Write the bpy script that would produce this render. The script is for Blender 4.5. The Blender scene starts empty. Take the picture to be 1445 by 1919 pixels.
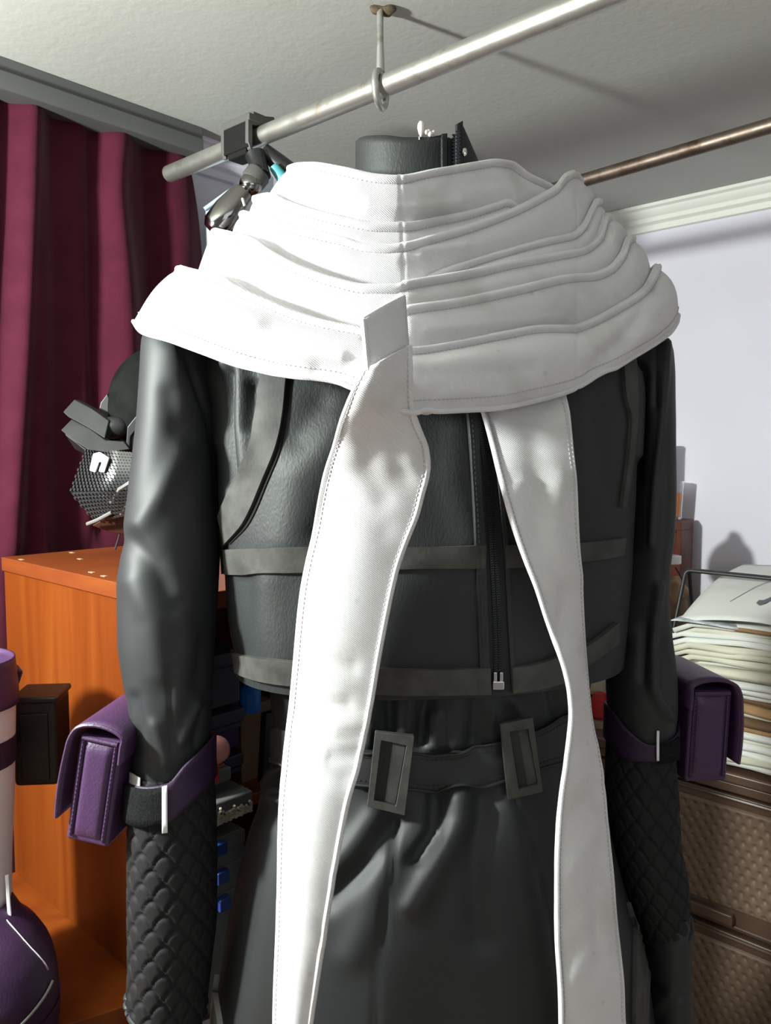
import bpy, bmesh, math, random
import numpy as np
from mathutils import Vector, Matrix
from mathutils.bvhtree import BVHTree

random.seed(7); np.random.seed(7)
C = bpy.context.scene.collection
PI = math.pi

# ------------------------------------------------------------------ camera, world, light
IW, IH, F = 1445.0, 1919.0, 1480.0
EYE = 1.55
HOR = 850.0
PITCH = math.atan((IH/2-HOR)/F)
cam_d = bpy.data.cameras.new('camera')
cam_d.sensor_fit = 'HORIZONTAL'; cam_d.sensor_width = 36.0; cam_d.lens = 36.0*F/IW
cam_d.clip_start = 0.02; cam_d.clip_end = 50
cam = bpy.data.objects.new('camera', cam_d); C.objects.link(cam)
cam.location = (0, 0, EYE); cam.rotation_euler = (PI/2-PITCH, 0, 0)
bpy.context.scene.camera = cam

w = bpy.data.worlds.new('world'); bpy.context.scene.world = w; w.use_nodes = True
w.node_tree.nodes['Background'].inputs[0].default_value = (0.90, 0.97, 1.0, 1)
w.node_tree.nodes['Background'].inputs[1].default_value = 0.20

def lamp(name, kind, loc, energy, color, **kw):
    d = bpy.data.lights.new(name, kind); d.energy = energy; d.color = color
    for k, v in kw.items(): setattr(d, k, v)
    o = bpy.data.objects.new(name, d); C.objects.link(o); o.location = loc
    return o
# bright bare lamp at the left, a little below the ceiling
lamp('work_lamp', 'POINT', (-1.10, 0.42, EYE+0.29), 168, (0.93, 1.0, 0.95), shadow_soft_size=0.05)
# soft fill added for the unseen room light behind the camera
fill = lamp('room_fill', 'AREA', (0.75, -1.1, EYE+0.45), 7.6, (0.92, 0.98, 1.0), shape='RECTANGLE', size=1.5, size_y=1.1)
fill.rotation_euler = Vector((0.55, -1.6, 0.45)).to_track_quat('Z', 'Y').to_euler()

vs = bpy.context.scene.view_settings
bpy.context.scene.display_settings.display_device = 'sRGB'
vs.view_transform = 'Standard'; vs.look = 'None'; vs.gamma = 1.0; vs.exposure = 0.0
vs.use_curve_mapping = False

# ------------------------------------------------------------------ photo geometry helpers
cp, sp = math.cos(PITCH), math.sin(PITCH)
def ray(px, py):
    u = (px-IW/2)/F; v = -(py-IH/2)/F
    return np.array([u, cp+v*sp, -sp+v*cp])
def W(px, py, Y):                       # the point at distance Y in front of the camera
    r = ray(px, py); t = Y/r[1]
    return np.array([r[0]*t, Y, EYE+r[2]*t])
def onZ(px, py, z):                     # the point at height z
    r = ray(px, py); t = (z-EYE)/r[2]
    return np.array([r[0]*t, r[1]*t, z])
def onP(px, py, p, n):                  # the point on a vertical plane
    r = ray(px, py); o = np.array([0, 0, EYE]); n = np.array(n); p = np.array(p)
    t = np.dot(p-o, n)/np.dot(r, n)
    return o+r*t
def proj(P):
    P = np.asarray(P, float); q = P-np.array([0, 0, EYE])
    d = q[..., 1]*cp-q[..., 2]*sp; up = q[..., 1]*sp+q[..., 2]*cp
    return IW/2+F*q[..., 0]/d, IH/2-F*up/d
def interp(pts, xs):
    pts = np.array(sorted(pts), float)
    return smooth_interp(pts[:, 0], pts[:, 1], xs)
def smooth_interp(x, y, xs):            # monotone cubic
    x = np.asarray(x, float); y = np.asarray(y, float); xs = np.asarray(xs, float)
    h = np.diff(x); d = np.diff(y)/h
    m = np.zeros_like(y)
    m[0], m[-1] = d[0], d[-1]
    for i in range(1, len(x)-1):
        m[i] = 0 if d[i-1]*d[i] <= 0 else 2*d[i-1]*d[i]/(d[i-1]+d[i])
    xc = np.clip(xs, x[0], x[-1])
    k = np.clip(np.searchsorted(x, xc)-1, 0, len(x)-2)
    t = (xc-x[k])/h[k]
    return ((2*t**3-3*t**2+1)*y[k]+(t**3-2*t**2+t)*h[k]*m[k]+(-2*t**3+3*t**2)*y[k+1]+(t**3-t**2)*h[k]*m[k+1])
def resample(poly, n):                  # polyline -> n points evenly by length
    p = np.array(poly, float); s = np.r_[0, np.cumsum(np.linalg.norm(np.diff(p, axis=0), axis=1))]
    t = np.linspace(0, s[-1], n)
    return np.stack([smooth_interp(s, p[:, k], t) for k in range(p.shape[1])], 1)
def seg_dist(px, py, poly):
    best = np.full(px.shape, 1e9)
    for (x0, y0), (x1, y1) in zip(poly[:-1], poly[1:]):
        dx, dy = x1-x0, y1-y0; L = dx*dx+dy*dy
        t = np.clip(((px-x0)*dx+(py-y0)*dy)/L, 0, 1)
        best = np.minimum(best, np.hypot(px-x0-t*dx, py-y0-t*dy))
    return best
def folds(P, N, fl):                    # cloth folds: ridges (+) and valleys (-) along lines
    px, py = proj(P)
    d = np.zeros(px.shape)
    for poly, wd, amp in fl:
        d += amp*np.exp(-(seg_dist(px, py, poly)/wd)**2)
    return P+N*d[..., None]
def vnoise(P, s, seed=0):               # smooth value noise made of sines
    r = np.random.RandomState(seed); o = 0
    for i in range(5):
        k = r.normal(size=3)*s; o = o+np.sin(P@k+r.uniform(0, 6.28))
    return o/2.5

# ------------------------------------------------------------------ object helpers
def tag(o, label=None, cat=None, group=None, kind=None):
    if label: o['label'] = label
    if cat: o['category'] = cat
    if group: o['group'] = group
    if kind: o['kind'] = kind
    return o
def thing(name, label, cat, loc, group=None):
    o = bpy.data.objects.new(name, None); C.objects.link(o); o.location = Vector(loc)
    o.empty_display_size = 0.03
    return tag(o, label, cat, group)
def link(name, me, mat, parent=None, label=None, kind=None):
    o = bpy.data.objects.new(name, me); C.objects.link(o)
    if mat and not me.materials: me.materials.append(mat)
    if parent is not None:
        o.parent = parent
        root = np.zeros(3); p = parent
        while p is not None:
            root = root+np.array(p.location); p = p.parent
        o.location = -Vector(root)
    if label: o['label'] = label
    if kind: o['kind'] = kind
    return o
def mk(name, V, Fc, mat, parent=None, smooth=True, label=None, kind=None, sub=0, solid=0.0, off=-1):
    me = bpy.data.meshes.new(name); me.from_pydata([tuple(map(float, v)) for v in V], [], Fc)
    me.validate(); me.update()
    if smooth: me.polygons.foreach_set('use_smooth', [True]*len(me.polygons))
    o = link(name, me, mat, parent, label, kind)
    if solid:
        m = o.modifiers.new('solid', 'SOLIDIFY'); m.thickness = solid; m.offset = off
    if sub:
        m = o.modifiers.new('sub', 'SUBSURF'); m.levels = sub; m.render_levels = sub
    return o
def grid_faces(nu, nv, cu=False, flip=False):    # P[u][v]
    f = []
    for i in range(nu if cu else nu-1):
        for j in range(nv-1):
            a, b = i*nv+j, ((i+1) % nu)*nv+j
            q = (a, b, b+1, a+1)
            f.append(q[::-1] if flip else q)
    return f
def grid(name, P, mat, parent=None, cu=False, flip=False, **kw):
    P = np.asarray(P); nu, nv = P.shape[:2]
    return mk(name, P.reshape(-1, 3), grid_faces(nu, nv, cu, flip), mat, parent, **kw)
def gnormals(P, cu=False):
    if cu: du = np.roll(P, -1, 0)-np.roll(P, 1, 0)
    else: du = np.gradient(P, axis=0)
    dv = np.gradient(P, axis=1)
    n = np.cross(du, dv); n /= np.linalg.norm(n, axis=-1, keepdims=True)+1e-12
    return n
class MB:
    def __init__(s): s.v = []; s.f = []
    def add(s, V, Fc):
        b = len(s.v); s.v += [tuple(map(float, x)) for x in V]; s.f += [tuple(i+b for i in f) for f in Fc]; return s
    def box(s, c, dx, dy, dz):           # c centre; dx.. half vectors
        c, dx, dy, dz = (np.array(q, float) for q in (c, dx, dy, dz))
        V = [c+a*dx+b*dy+e*dz for e in (-1, 1) for b in (-1, 1) for a in (-1, 1)]
        return s.add(V, [(0, 2, 3, 1), (4, 5, 7, 6), (0, 1, 5, 4), (2, 6, 7, 3), (0, 4, 6, 2), (1, 3, 7, 5)])
    def tube(s, path, r, n=10, cap=True, closed=False):
        p = np.array(path, float); m = len(p); rr = np.broadcast_to(np.array(r, float), (m,))
        if closed: t = np.roll(p, -1, 0)-np.roll(p, 1, 0)
        else: t = np.gradient(p, axis=0)
        t /= np.linalg.norm(t, axis=1, keepdims=True)+1e-12
        ref = np.array([0, 0, 1.0]) if abs(t[0][2]) < 0.9 else np.array([1.0, 0, 0])
        V = []
        u = np.cross(t[0], ref); u /= np.linalg.norm(u)
        for i in range(m):
            u = u-t[i]*np.dot(u, t[i]); u /= np.linalg.norm(u)+1e-12
            w_ = np.cross(t[i], u)
            for k in range(n):
                a = 2*PI*k/n
                V.append(p[i]+rr[i]*(u*math.cos(a)+w_*math.sin(a)))
        Fc = []
        for i in range(m if closed else m-1):
            for k in range(n):
                a = i*n+k; b = i*n+(k+1) % n; c = ((i+1) % m)*n+(k+1) % n; d = ((i+1) % m)*n+k
                Fc.append((a, b, c, d))
        if cap and not closed:
            Fc.append(tuple(range(n))[::-1]); Fc.append(tuple((m-1)*n+k for k in range(n)))
        return s.add(V, Fc)
    def lathe(s, c, prof, n=32, axis=(0, 0, 1)):
        ax = np.array(axis, float); ax /= np.linalg.norm(ax)
        ref = np.array([1.0, 0, 0]) if abs(ax[0]) < 0.9 else np.array([0, 1.0, 0])
        u = np.cross(ax, ref); u /= np.linalg.norm(u); v = np.cross(ax, u)
        c = np.array(c, float); V = []; m = len(prof)
        for r, h in prof:
            for k in range(n):
                a = 2*PI*k/n; V.append(c+ax*h+r*(u*math.cos(a)+v*math.sin(a)))
        Fc = [(i*n+k, i*n+(k+1) % n, (i+1)*n+(k+1) % n, (i+1)*n+k) for i in range(m-1) for k in range(n)]
        if prof[0][0] > 1e-5: Fc.append(tuple(range(n))[::-1])
        if prof[-1][0] > 1e-5: Fc.append(tuple((m-1)*n+k for k in range(n)))
        return s.add(V, Fc)
    def prism(s, poly, ext):             # poly: 3D points of one face, ext: vector
        p = [np.array(q, float) for q in poly]; n = len(p); e = np.array(ext, float)
        return s.add(p+[q+e for q in p], [tuple(range(n))[::-1], tuple(range(n, 2*n))]+[(i, (i+1) % n, n+(i+1) % n, n+i) for i in range(n)])
    def build(s, name, mat, parent=None, smooth=False, bevel=0.0, seg=2, auto=True, **kw):
        o = mk(name, s.v, s.f, mat, parent, smooth=True if (smooth or bevel) else False, **kw)
        bm = bmesh.new(); bm.from_mesh(o.data); bmesh.ops.remove_doubles(bm, verts=bm.verts, dist=1e-6)
        bmesh.ops.recalc_face_normals(bm, faces=bm.faces)
        for e in bm.edges:
            if len(e.link_faces) == 2 and e.calc_face_angle(0) > 0.7: e.smooth = False
        bm.to_mesh(o.data); bm.free()
        if bevel:
            m = o.modifiers.new('bevel', 'BEVEL'); m.width = bevel; m.segments = seg; m.limit_method = 'ANGLE'; m.angle_limit = 0.6
            m.harden_normals = True
        return o

# ------------------------------------------------------------------ materials
def nt(name):
    m = bpy.data.materials.new(name); m.use_nodes = True
    t = m.node_tree; return m, t, t.nodes['Principled BSDF']
def add(t, k, **kw):
    n = t.nodes.new(k)
    for a, b in kw.items():
        if a.startswith('i_'): n.inputs[int(a[2:]) if a[2:].isdigit() else a[2:]].default_value = b
        else: setattr(n, a, b)
    return n
def simple(name, col, rough=0.5, metal=0.0, spec=0.5, noise=0.0, nscale=20, bump=0.0, bscale=200, sheen=0.0, col2=None, coat=0.0, stretch=None, bdist=0.001):
    m, t, b = nt(name)
    b.inputs['Base Color'].default_value = (*col, 1); b.inputs['Roughness'].default_value = rough
    b.inputs['Metallic'].default_value = metal; b.inputs['Specular IOR Level'].default_value = spec
    if sheen: b.inputs['Sheen Weight'].default_value = sheen; b.inputs['Sheen Roughness'].default_value = 0.4
    if coat: b.inputs['Coat Weight'].default_value = coat; b.inputs['Coat Roughness'].default_value = 0.15
    tc = add(t, 'ShaderNodeTexCoord'); src = tc.outputs['Object']
    if stretch:
        mp = add(t, 'ShaderNodeMapping'); mp.inputs['Scale'].default_value = stretch
        t.links.new(src, mp.inputs[0]); src = mp.outputs[0]
    if noise or col2:
        n = add(t, 'ShaderNodeTexNoise'); n.inputs['Scale'].default_value = nscale; n.inputs['Detail'].default_value = 5
        t.links.new(src, n.inputs['Vector'])
        r = add(t, 'ShaderNodeValToRGB')
        c2 = col2 or tuple(c*(1-noise) for c in col)
        r.color_ramp.elements[0].color = (*c2, 1); r.color_ramp.elements[1].color = (*col, 1)
        r.color_ramp.elements[0].position = 0.35; r.color_ramp.elements[1].position = 0.65
        t.links.new(n.outputs['Fac'], r.inputs[0]); t.links.new(r.outputs[0], b.inputs['Base Color'])
    if bump:
        n2 = add(t, 'ShaderNodeTexNoise'); n2.inputs['Scale'].default_value = bscale; n2.inputs['Detail'].default_value = 3
        t.links.new(tc.outputs['Object'], n2.inputs['Vector'])
        bp = add(t, 'ShaderNodeBump'); bp.inputs['Strength'].default_value = bump; bp.inputs['Distance'].default_value = bdist
        t.links.new(n2.outputs['Fac'], bp.inputs['Height']); t.links.new(bp.outputs[0], b.inputs['Normal'])
    return m

def white_cloth():
    m, t, b = nt('white twill')
    b.inputs['Roughness'].default_value = 0.75; b.inputs['Specular IOR Level'].default_value = 0.25
    b.inputs['Sheen Weight'].default_value = 0.15
    tc = add(t, 'ShaderNodeTexCoord')
    # faint grey dirt
    n = add(t, 'ShaderNodeTexNoise'); n.inputs['Scale'].default_value = 14; n.inputs['Detail'].default_value = 4
    r = add(t, 'ShaderNodeValToRGB'); e = r.color_ramp.elements
    e[0].position = 0.28; e[0].color = (0.56, 0.545, 0.54, 1); e[1].position = 0.5; e[1].color = (0.70, 0.685, 0.705, 1)
    t.links.new(tc.outputs['Object'], n.inputs['Vector']); t.links.new(n.outputs['Fac'], r.inputs[0])
    v = add(t, 'ShaderNodeTexVoronoi'); v.inputs['Scale'].default_value = 26
    r2 = add(t, 'ShaderNodeValToRGB'); r2.color_ramp.elements[0].position = 0.03; r2.color_ramp.elements[1].position = 0.09
    r2.color_ramp.elements[0].color = (0.75, 0.74, 0.73, 1); r2.color_ramp.elements[1].color = (1, 1, 1, 1)
    t.links.new(tc.outputs['Object'], v.inputs['Vector']); t.links.new(v.outputs['Distance'], r2.inputs[0])
    mx = add(t, 'ShaderNodeMix', data_type='RGBA', blend_type='MULTIPLY'); mx.inputs['Factor'].default_value = 0.6
    t.links.new(r.outputs[0], mx.inputs['A']); t.links.new(r2.outputs[0], mx.inputs['B'])
    t.links.new(mx.outputs['Result'], b.inputs['Base Color'])
    mp = add(t, 'ShaderNodeMapping'); mp.inputs['Rotation'].default_value = (0, 0.9, 0)
    wv = add(t, 'ShaderNodeTexWave'); wv.inputs['Scale'].default_value = 210; wv.bands_direction = 'X'
    t.links.new(tc.outputs['Object'], mp.inputs[0]); t.links.new(mp.outputs[0], wv.inputs['Vector'])
    bp = add(t, 'ShaderNodeBump'); bp.inputs['Strength'].default_value = 0.34; bp.inputs['Distance'].default_value = 0.0007
    t.links.new(wv.outputs['Fac'], bp.inputs['Height']); t.links.new(bp.outputs[0], b.inputs['Normal'])
    return m
def leather(name, col, rough, scale, strength, spec=0.5, ratio=1.0):
    m, t, b = nt(name)
    b.inputs['Base Color'].default_value = (*col, 1); b.inputs['Roughness'].default_value = rough
    b.inputs['Specular IOR Level'].default_value = spec
    tc = add(t, 'ShaderNodeTexCoord'); mp = add(t, 'ShaderNodeMapping'); mp.inputs['Scale'].default_value = (1.3, 1.3, ratio)
    v = add(t, 'ShaderNodeTexVoronoi'); v.feature = 'SMOOTH_F1'; v.inputs['Scale'].default_value = scale
    n = add(t, 'ShaderNodeTexNoise'); n.inputs['Scale'].default_value = scale*0.5; n.inputs['Detail'].default_value = 3
    mix = add(t, 'ShaderNodeMath', operation='ADD')
    bp = add(t, 'ShaderNodeBump'); bp.inputs['Strength'].default_value = strength; bp.inputs['Distance'].default_value = 0.0008
    L = t.links.new
    L(tc.outputs['Object'], mp.inputs[0]); L(mp.outputs[0], v.inputs['Vector']); L(mp.outputs[0], n.inputs['Vector'])
    L(v.outputs['Distance'], mix.inputs[0]); L(n.outputs['Fac'], mix.inputs[1]); L(mix.outputs[0], bp.inputs['Height']); L(bp.outputs[0], b.inputs['Normal'])
    return m
def wood(name, c1, c2, c3, scale, grain, rough=0.35):
    m, t, b = nt(name); b.inputs['Roughness'].default_value = rough
    b.inputs['Specular IOR Level'].default_value = 0.2
    tc = add(t, 'ShaderNodeTexCoord'); mp = add(t, 'ShaderNodeMapping'); mp.inputs['Scale'].default_value = grain
    n = add(t, 'ShaderNodeTexNoise'); n.inputs['Scale'].default_value = scale; n.inputs['Detail'].default_value = 4; n.inputs['Distortion'].default_value = 0.6
    r = add(t, 'ShaderNodeValToRGB'); e = r.color_ramp.elements
    e[0].position = 0.3; e[0].color = (*c1, 1); e[1].position = 0.72; e[1].color = (*c3, 1)
    x = e.new(0.5); x.color = (*c2, 1)
    L = t.links.new
    L(tc.outputs['Object'], mp.inputs[0]); L(mp.outputs[0], n.inputs['Vector']); L(n.outputs['Fac'], r.inputs[0]); L(r.outputs[0], b.inputs['Base Color'])
    return m
def steel(name, col, rust, amount, rough):
    m, t, b = nt(name); b.inputs['Metallic'].default_value = 0.85
    tc = add(t, 'ShaderNodeTexCoord')
    n = add(t, 'ShaderNodeTexNoise'); n.inputs['Scale'].default_value = 22; n.inputs['Detail'].default_value = 6; n.inputs['Roughness'].default_value = 0.65
    r = add(t, 'ShaderNodeValToRGB'); e = r.color_ramp.elements
    e[0].position = amount; e[0].color = (*rust, 1); e[1].position = amount+0.16; e[1].color = (*col, 1)
    n2 = add(t, 'ShaderNodeTexNoise'); n2.inputs['Scale'].default_value = 60
    r2 = add(t, 'ShaderNodeMapRange'); r2.inputs['To Min'].default_value = rough-0.08; r2.inputs['To Max'].default_value = rough+0.1
    L = t.links.new
    L(tc.outputs['Object'], n.inputs['Vector']); L(n.outputs['Fac'], r.inputs[0]); L(r.outputs[0], b.inputs['Base Color'])
    L(tc.outputs['Object'], n2.inputs['Vector']); L(n2.outputs['Fac'], r2.inputs[0]); L(r2.outputs[0], b.inputs['Roughness'])
    return m
def glass(name, col, rough=0.05, ior=1.45, trans=1.0):
    m, t, b = nt(name); b.inputs['Base Color'].default_value = (*col, 1); b.inputs['Roughness'].default_value = rough
    b.inputs['Transmission Weight'].default_value = trans; b.inputs['IOR'].default_value = ior
    return m

M = {}
M['cloth'] = white_cloth()
M['thread'] = simple('grey thread', (0.50, 0.48, 0.49), 0.8)
M['thread_dark'] = simple('dark thread', (0.02, 0.022, 0.022), 0.6)
M['leather'] = leather('grained black leatherette', (0.0175, 0.020, 0.020), 0.58, 480, 0.30, 0.4, 0.6)
M['satin'] = simple('smooth black leatherette', (0.018, 0.020, 0.021), 0.58, spec=0.45, bump=0.03, bscale=900)
M['foam'] = simple('grey foam rubber', (0.062, 0.061, 0.056), 0.7, noise=0.35, nscale=60, bump=0.25, bscale=300, spec=0.35)
M['quilt'] = simple('black quilted cloth', (0.011, 0.011, 0.012), 0.75, spec=0.3, bump=0.15, bscale=700)
M['velcro'] = simple('black velcro', (0.014, 0.015, 0.015), 0.95, spec=0.1, bump=0.9, bscale=900, noise=0.5, nscale=400)
M['purple'] = leather('purple leatherette', (0.058, 0.024, 0.074), 0.46, 420, 0.3, 0.5)
M['purple_dark'] = leather('dark purple leatherette', (0.028, 0.010, 0.037), 0.52, 420, 0.25, 0.4)
M['black_leather'] = leather('black pouch leatherette', (0.016, 0.013, 0.012), 0.45, 420, 0.25, 0.4)
M['white_leather'] = simple('white leatherette', (0.72, 0.68, 0.70), 0.45, bump=0.05, bscale=300)
M['zip'] = simple('black zip tape', (0.008, 0.009, 0.012), 0.7)
M['zip_teeth'] = simple('black zip teeth', (0.012, 0.013, 0.018), 0.3, spec=0.6)
M['nickel'] = simple('nickel', (0.72, 0.70, 0.68), 0.22, metal=1.0)
M['steel'] = steel('worn steel pipe', (0.50, 0.49, 0.45), (0.30, 0.22, 0.12), 0.24, 0.38)
M['rusty'] = steel('brown rusty pipe', (0.16, 0.125, 0.10), (0.08, 0.05, 0.036), 0.36, 0.45)
M['bolt'] = steel('galvanised bolt', (0.55, 0.55, 0.52), (0.35, 0.32, 0.25), 0.32, 0.4)
M['ceiling'] = simple('ceiling paint', (0.47, 0.472, 0.44), 0.9, noise=0.05, nscale=4, bump=0.35, bscale=70, spec=0.2, bdist=0.0015)
M['wall'] = simple('lavender wall paint', (0.74, 0.715, 0.80), 0.9, noise=0.03, nscale=5, bump=0.1, bscale=120, spec=0.2)
M['cornice'] = simple('white cornice', (0.80, 0.81, 0.74), 0.6, bump=0.05, bscale=80)
M['pelmet'] = simple('grey pelmet', (0.095, 0.095, 0.093), 0.6, noise=0.08, nscale=8)
M['floor'] = wood('floor laminate', (0.36, 0.28, 0.20), (0.42, 0.33, 0.24), (0.48, 0.39, 0.29), 3, (1, 8, 1))
M['velvet'] = simple('burgundy velvet', (0.062, 0.008, 0.019), 0.85, spec=0.1, sheen=0.18, noise=0.2, nscale=25, bump=0.1, bscale=500)
M['orange_wood'] = wood('orange cherry laminate', (0.135, 0.026, 0.0035), (0.17, 0.036, 0.005), (0.21, 0.052, 0.007), 4.2, (5, 5, 0.35), 0.42)
M['orange_edge'] = wood('cherry laminate top', (0.14, 0.030, 0.007), (0.175, 0.038, 0.009), (0.21, 0.052, 0.011), 4.2, (1.2, 1.2, 6), 0.48)
M['red_wood'] = wood('red brown shelf', (0.075, 0.015, 0.008), (0.095, 0.020, 0.010), (0.12, 0.028, 0.013), 5, (1, 1, 6))
M['black_plastic'] = simple('black plastic', (0.018, 0.018, 0.019), 0.32, spec=0.5)
M['grey_plastic'] = simple('dark grey plastic', (0.085, 0.083, 0.078), 0.5)
M['rubber'] = simple('black rubber', (0.008, 0.008, 0.008), 0.8, spec=0.2)
M['chrome'] = simple('dark chrome', (0.30, 0.29, 0.28), 0.10, metal=1.0)
M['felt'] = simple('black felt', (0.006, 0.0065, 0.006), 0.8, spec=0.12, noise=0.6, nscale=40, bump=0.3, bscale=300)
M['mask_plate'] = simple('brushed black foam', (0.024, 0.024, 0.023), 0.5, spec=0.3, noise=0.4, nscale=30, bump=0.1, bscale=250)
M['mask_mesh'] = simple('glossy black mesh', (0.035, 0.035, 0.036), 0.25, spec=0.7)
M['silver'] = simple('silver cord', (0.26, 0.25, 0.25), 0.4, metal=0.4)
M['white_plastic'] = simple('white plastic', (0.85, 0.85, 0.86), 0.35)
M['brown'] = simple('dark brown leather', (0.05, 0.014, 0.007), 0.5)
M['pale_blue'] = simple('pale blue plastic', (0.60, 0.71, 0.80), 0.5)
M['teal'] = simple('teal plastic', (0.08, 0.36, 0.40), 0.35)
M['smoke'] = simple('smoky storage plastic', (0.05, 0.05, 0.072), 0.28, spec=0.5)
M['smoke_purple'] = simple('violet storage plastic', (0.035, 0.025, 0.075), 0.3, spec=0.5)
M['clear_box'] = simple('cloudy clear plastic', (0.12, 0.12, 0.115), 0.25, spec=0.6)
M['blue'] = simple('blue plastic', (0.018, 0.045, 0.22), 0.4)
M['bright_blue'] = simple('bright blue plastic', (0.02, 0.16, 0.55), 0.35)
M['beads'] = simple('beige beads', (0.62, 0.55, 0.42), 0.4, noise=0.5, nscale=80)
M['cardboard'] = simple('brown cardboard', (0.16, 0.09, 0.045), 0.8, noise=0.2, nscale=12)
M['pink'] = simple('pink foam', (0.55, 0.22, 0.20), 0.7)
M['paper'] = simple('white paper', (0.74, 0.74, 0.70), 0.85, noise=0.07, nscale=7, spec=0.2)
M['paper_cream'] = simple('cream paper', (0.68, 0.66, 0.54), 0.85, noise=0.12, nscale=8, spec=0.2)
M['paper_blue'] = simple('printed paper', (0.62, 0.66, 0.68), 0.8, noise=0.45, nscale=60, spec=0.2, stretch=(1, 1, 1))
M['kraft'] = simple('kraft card', (0.46, 0.28, 0.14), 0.8, noise=0.3, nscale=14, spec=0.2)
M['ink'] = simple('grey print', (0.14, 0.14, 0.15), 0.8)
M['black_wire'] = simple('black powder coated wire', (0.018, 0.019, 0.018), 0.45)
M['brown_plastic'] = simple('brown moulded plastic', (0.115, 0.066, 0.045), 0.34, spec=0.5)
M['brown_weave'] = simple('brown woven plastic', (0.19, 0.125, 0.085), 0.5, spec=0.4)
M['glass'] = glass('clear glass', (0.95, 0.95, 0.97), 0.03)
M['orange_fill'] = simple('orange wax', (0.75, 0.27, 0.06), 0.5)
M['gauze'] = simple('tan cloth', (0.45, 0.31, 0.19), 0.9, noise=0.4, nscale=25)
M['red_cloth'] = simple('red cloth', (0.42, 0.02, 0.02), 0.8)
M['cream'] = simple('cream plastic', (0.50, 0.45, 0.33), 0.5)
M['pearl'] = simple('pearl', (0.85, 0.78, 0.74), 0.15, coat=0.6)
M['rust_putty'] = simple('rusty filler', (0.16, 0.11, 0.06), 0.9, noise=0.75, nscale=70, bump=0.6, bscale=120)
M['white_thread'] = simple('white binding', (0.80, 0.80, 0.84), 0.7)
M['tan_strap'] = simple('pale scuffed foam', (0.42, 0.41, 0.38), 0.8, noise=0.15, nscale=90)

# ------------------------------------------------------------------ room
CZ = EYE+0.63                                     # ceiling
va = ray(-880, HOR); A = np.array([va[0], va[1], 0]); A /= np.linalg.norm(A)     # away, to the left
B = np.array([A[1], -A[0], 0])                                                    # away, to the right
Z3 = np.array([0, 0, 1.0])
pel = onZ(0, 104, CZ); LW = pel+A*0.075            # pelmet face; left wall behind it
RWp = onZ(1445, 333, CZ)+B*0.03                    # right wall
nL = A; nR = B
def meet(p, d, q, e):
    m = np.array([[d[0], -e[0]], [d[1], -e[1]]]); s = np.linalg.solve(m, (q-p)[:2]); return p+d*s[0]
corner = meet(LW, B, RWp, A)
def slab(name, p0, p1, z0, z1, out, mat, kind='structure'):   # vertical wall between two plan points
    a = np.array([p0[0], p0[1], z0]); b_ = np.array([p1[0], p1[1], z0]); h = np.array([0, 0, z1-z0])
    return tag(MB().prism([a, b_, b_+h, a+h], np.array(out)*0.1).build(name, mat), kind=kind)
slab('wall_left', corner-B*4.2, corner+B*0.1, 0, CZ, nL, M['wall'])
slab('wall_right', corner+A*0.1, corner-A*4.2, 0, CZ, nR, M['wall'])
q = [corner+A*.1+B*.1, corner-B*4.2+A*.1, corner-B*4.2-A*4.2, corner-A*4.2+B*.1]
def flat(pts, z): return [np.array([p[0], p[1], z]) for p in pts]
tag(MB().prism(flat(q, 0), (0, 0, -0.1)).build('floor', M['floor']), kind='structure')
tag(MB().prism(flat(q, CZ), (0, 0, 0.1)).build('ceiling', M['ceiling']), kind='structure')

def extrude_profile(prof, p0, p1, outv, name, mat, parent=None, **kw):   # prof: (out, down) pairs
    V = []
    for p in (p0, p1):
        for o, d in prof: V.append(np.array([p[0], p[1], CZ])+np.array(outv)*o-Z3*d)
    n = len(prof)
    Fc = [(i, (i+1) % n, n+(i+1) % n, n+i) for i in range(n)]+[tuple(range(n))[::-1], tuple(range(n, 2*n))]
    m = MB().add(V, Fc)
    return m.build(name, mat, parent, **kw)
cprof = [(0, 0), (.045, 0), (.045, .008), (.036, .012), (.032, .022), (.022, .030), (.020, .040), (.010, .046), (.010, .060), (0, .062)]
tag(extrude_profile(cprof, corner, corner-A*4.0, -B, 'trim_1', M['cornice'], bevel=0.0015), kind='structure')
tag(extrude_profile(cprof, corner, corner-B*4.0, -A, 'trim_2', M['wall'], bevel=0.0015), kind='structure')

# pelmet over the curtain
pe = onP(380, 240, pel, nL); s_end = np.dot(pe-pel, B)
pp = thing('curtain_pelmet', 'grey stepped curtain pelmet fixed along the ceiling above the burgundy curtain', 'pelmet', np.array([*(pel+B*s_end)[:2], CZ]))
extrude_profile([(0, 0), (.075, 0), (.075, .024), (0, .024)], (LW+B*s_end), (LW-B*1.6), -A, 'upper_rail', M['pelmet'], pp, bevel=0.0015)
extrude_profile([(0, .024), (.083, .024), (.083, .044), (.078, .052), (0, .052)], (LW+B*(s_end-.004)), (LW-B*1.6), -A, 'lower_rail', M['pelmet'], pp, bevel=0.002)

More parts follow.
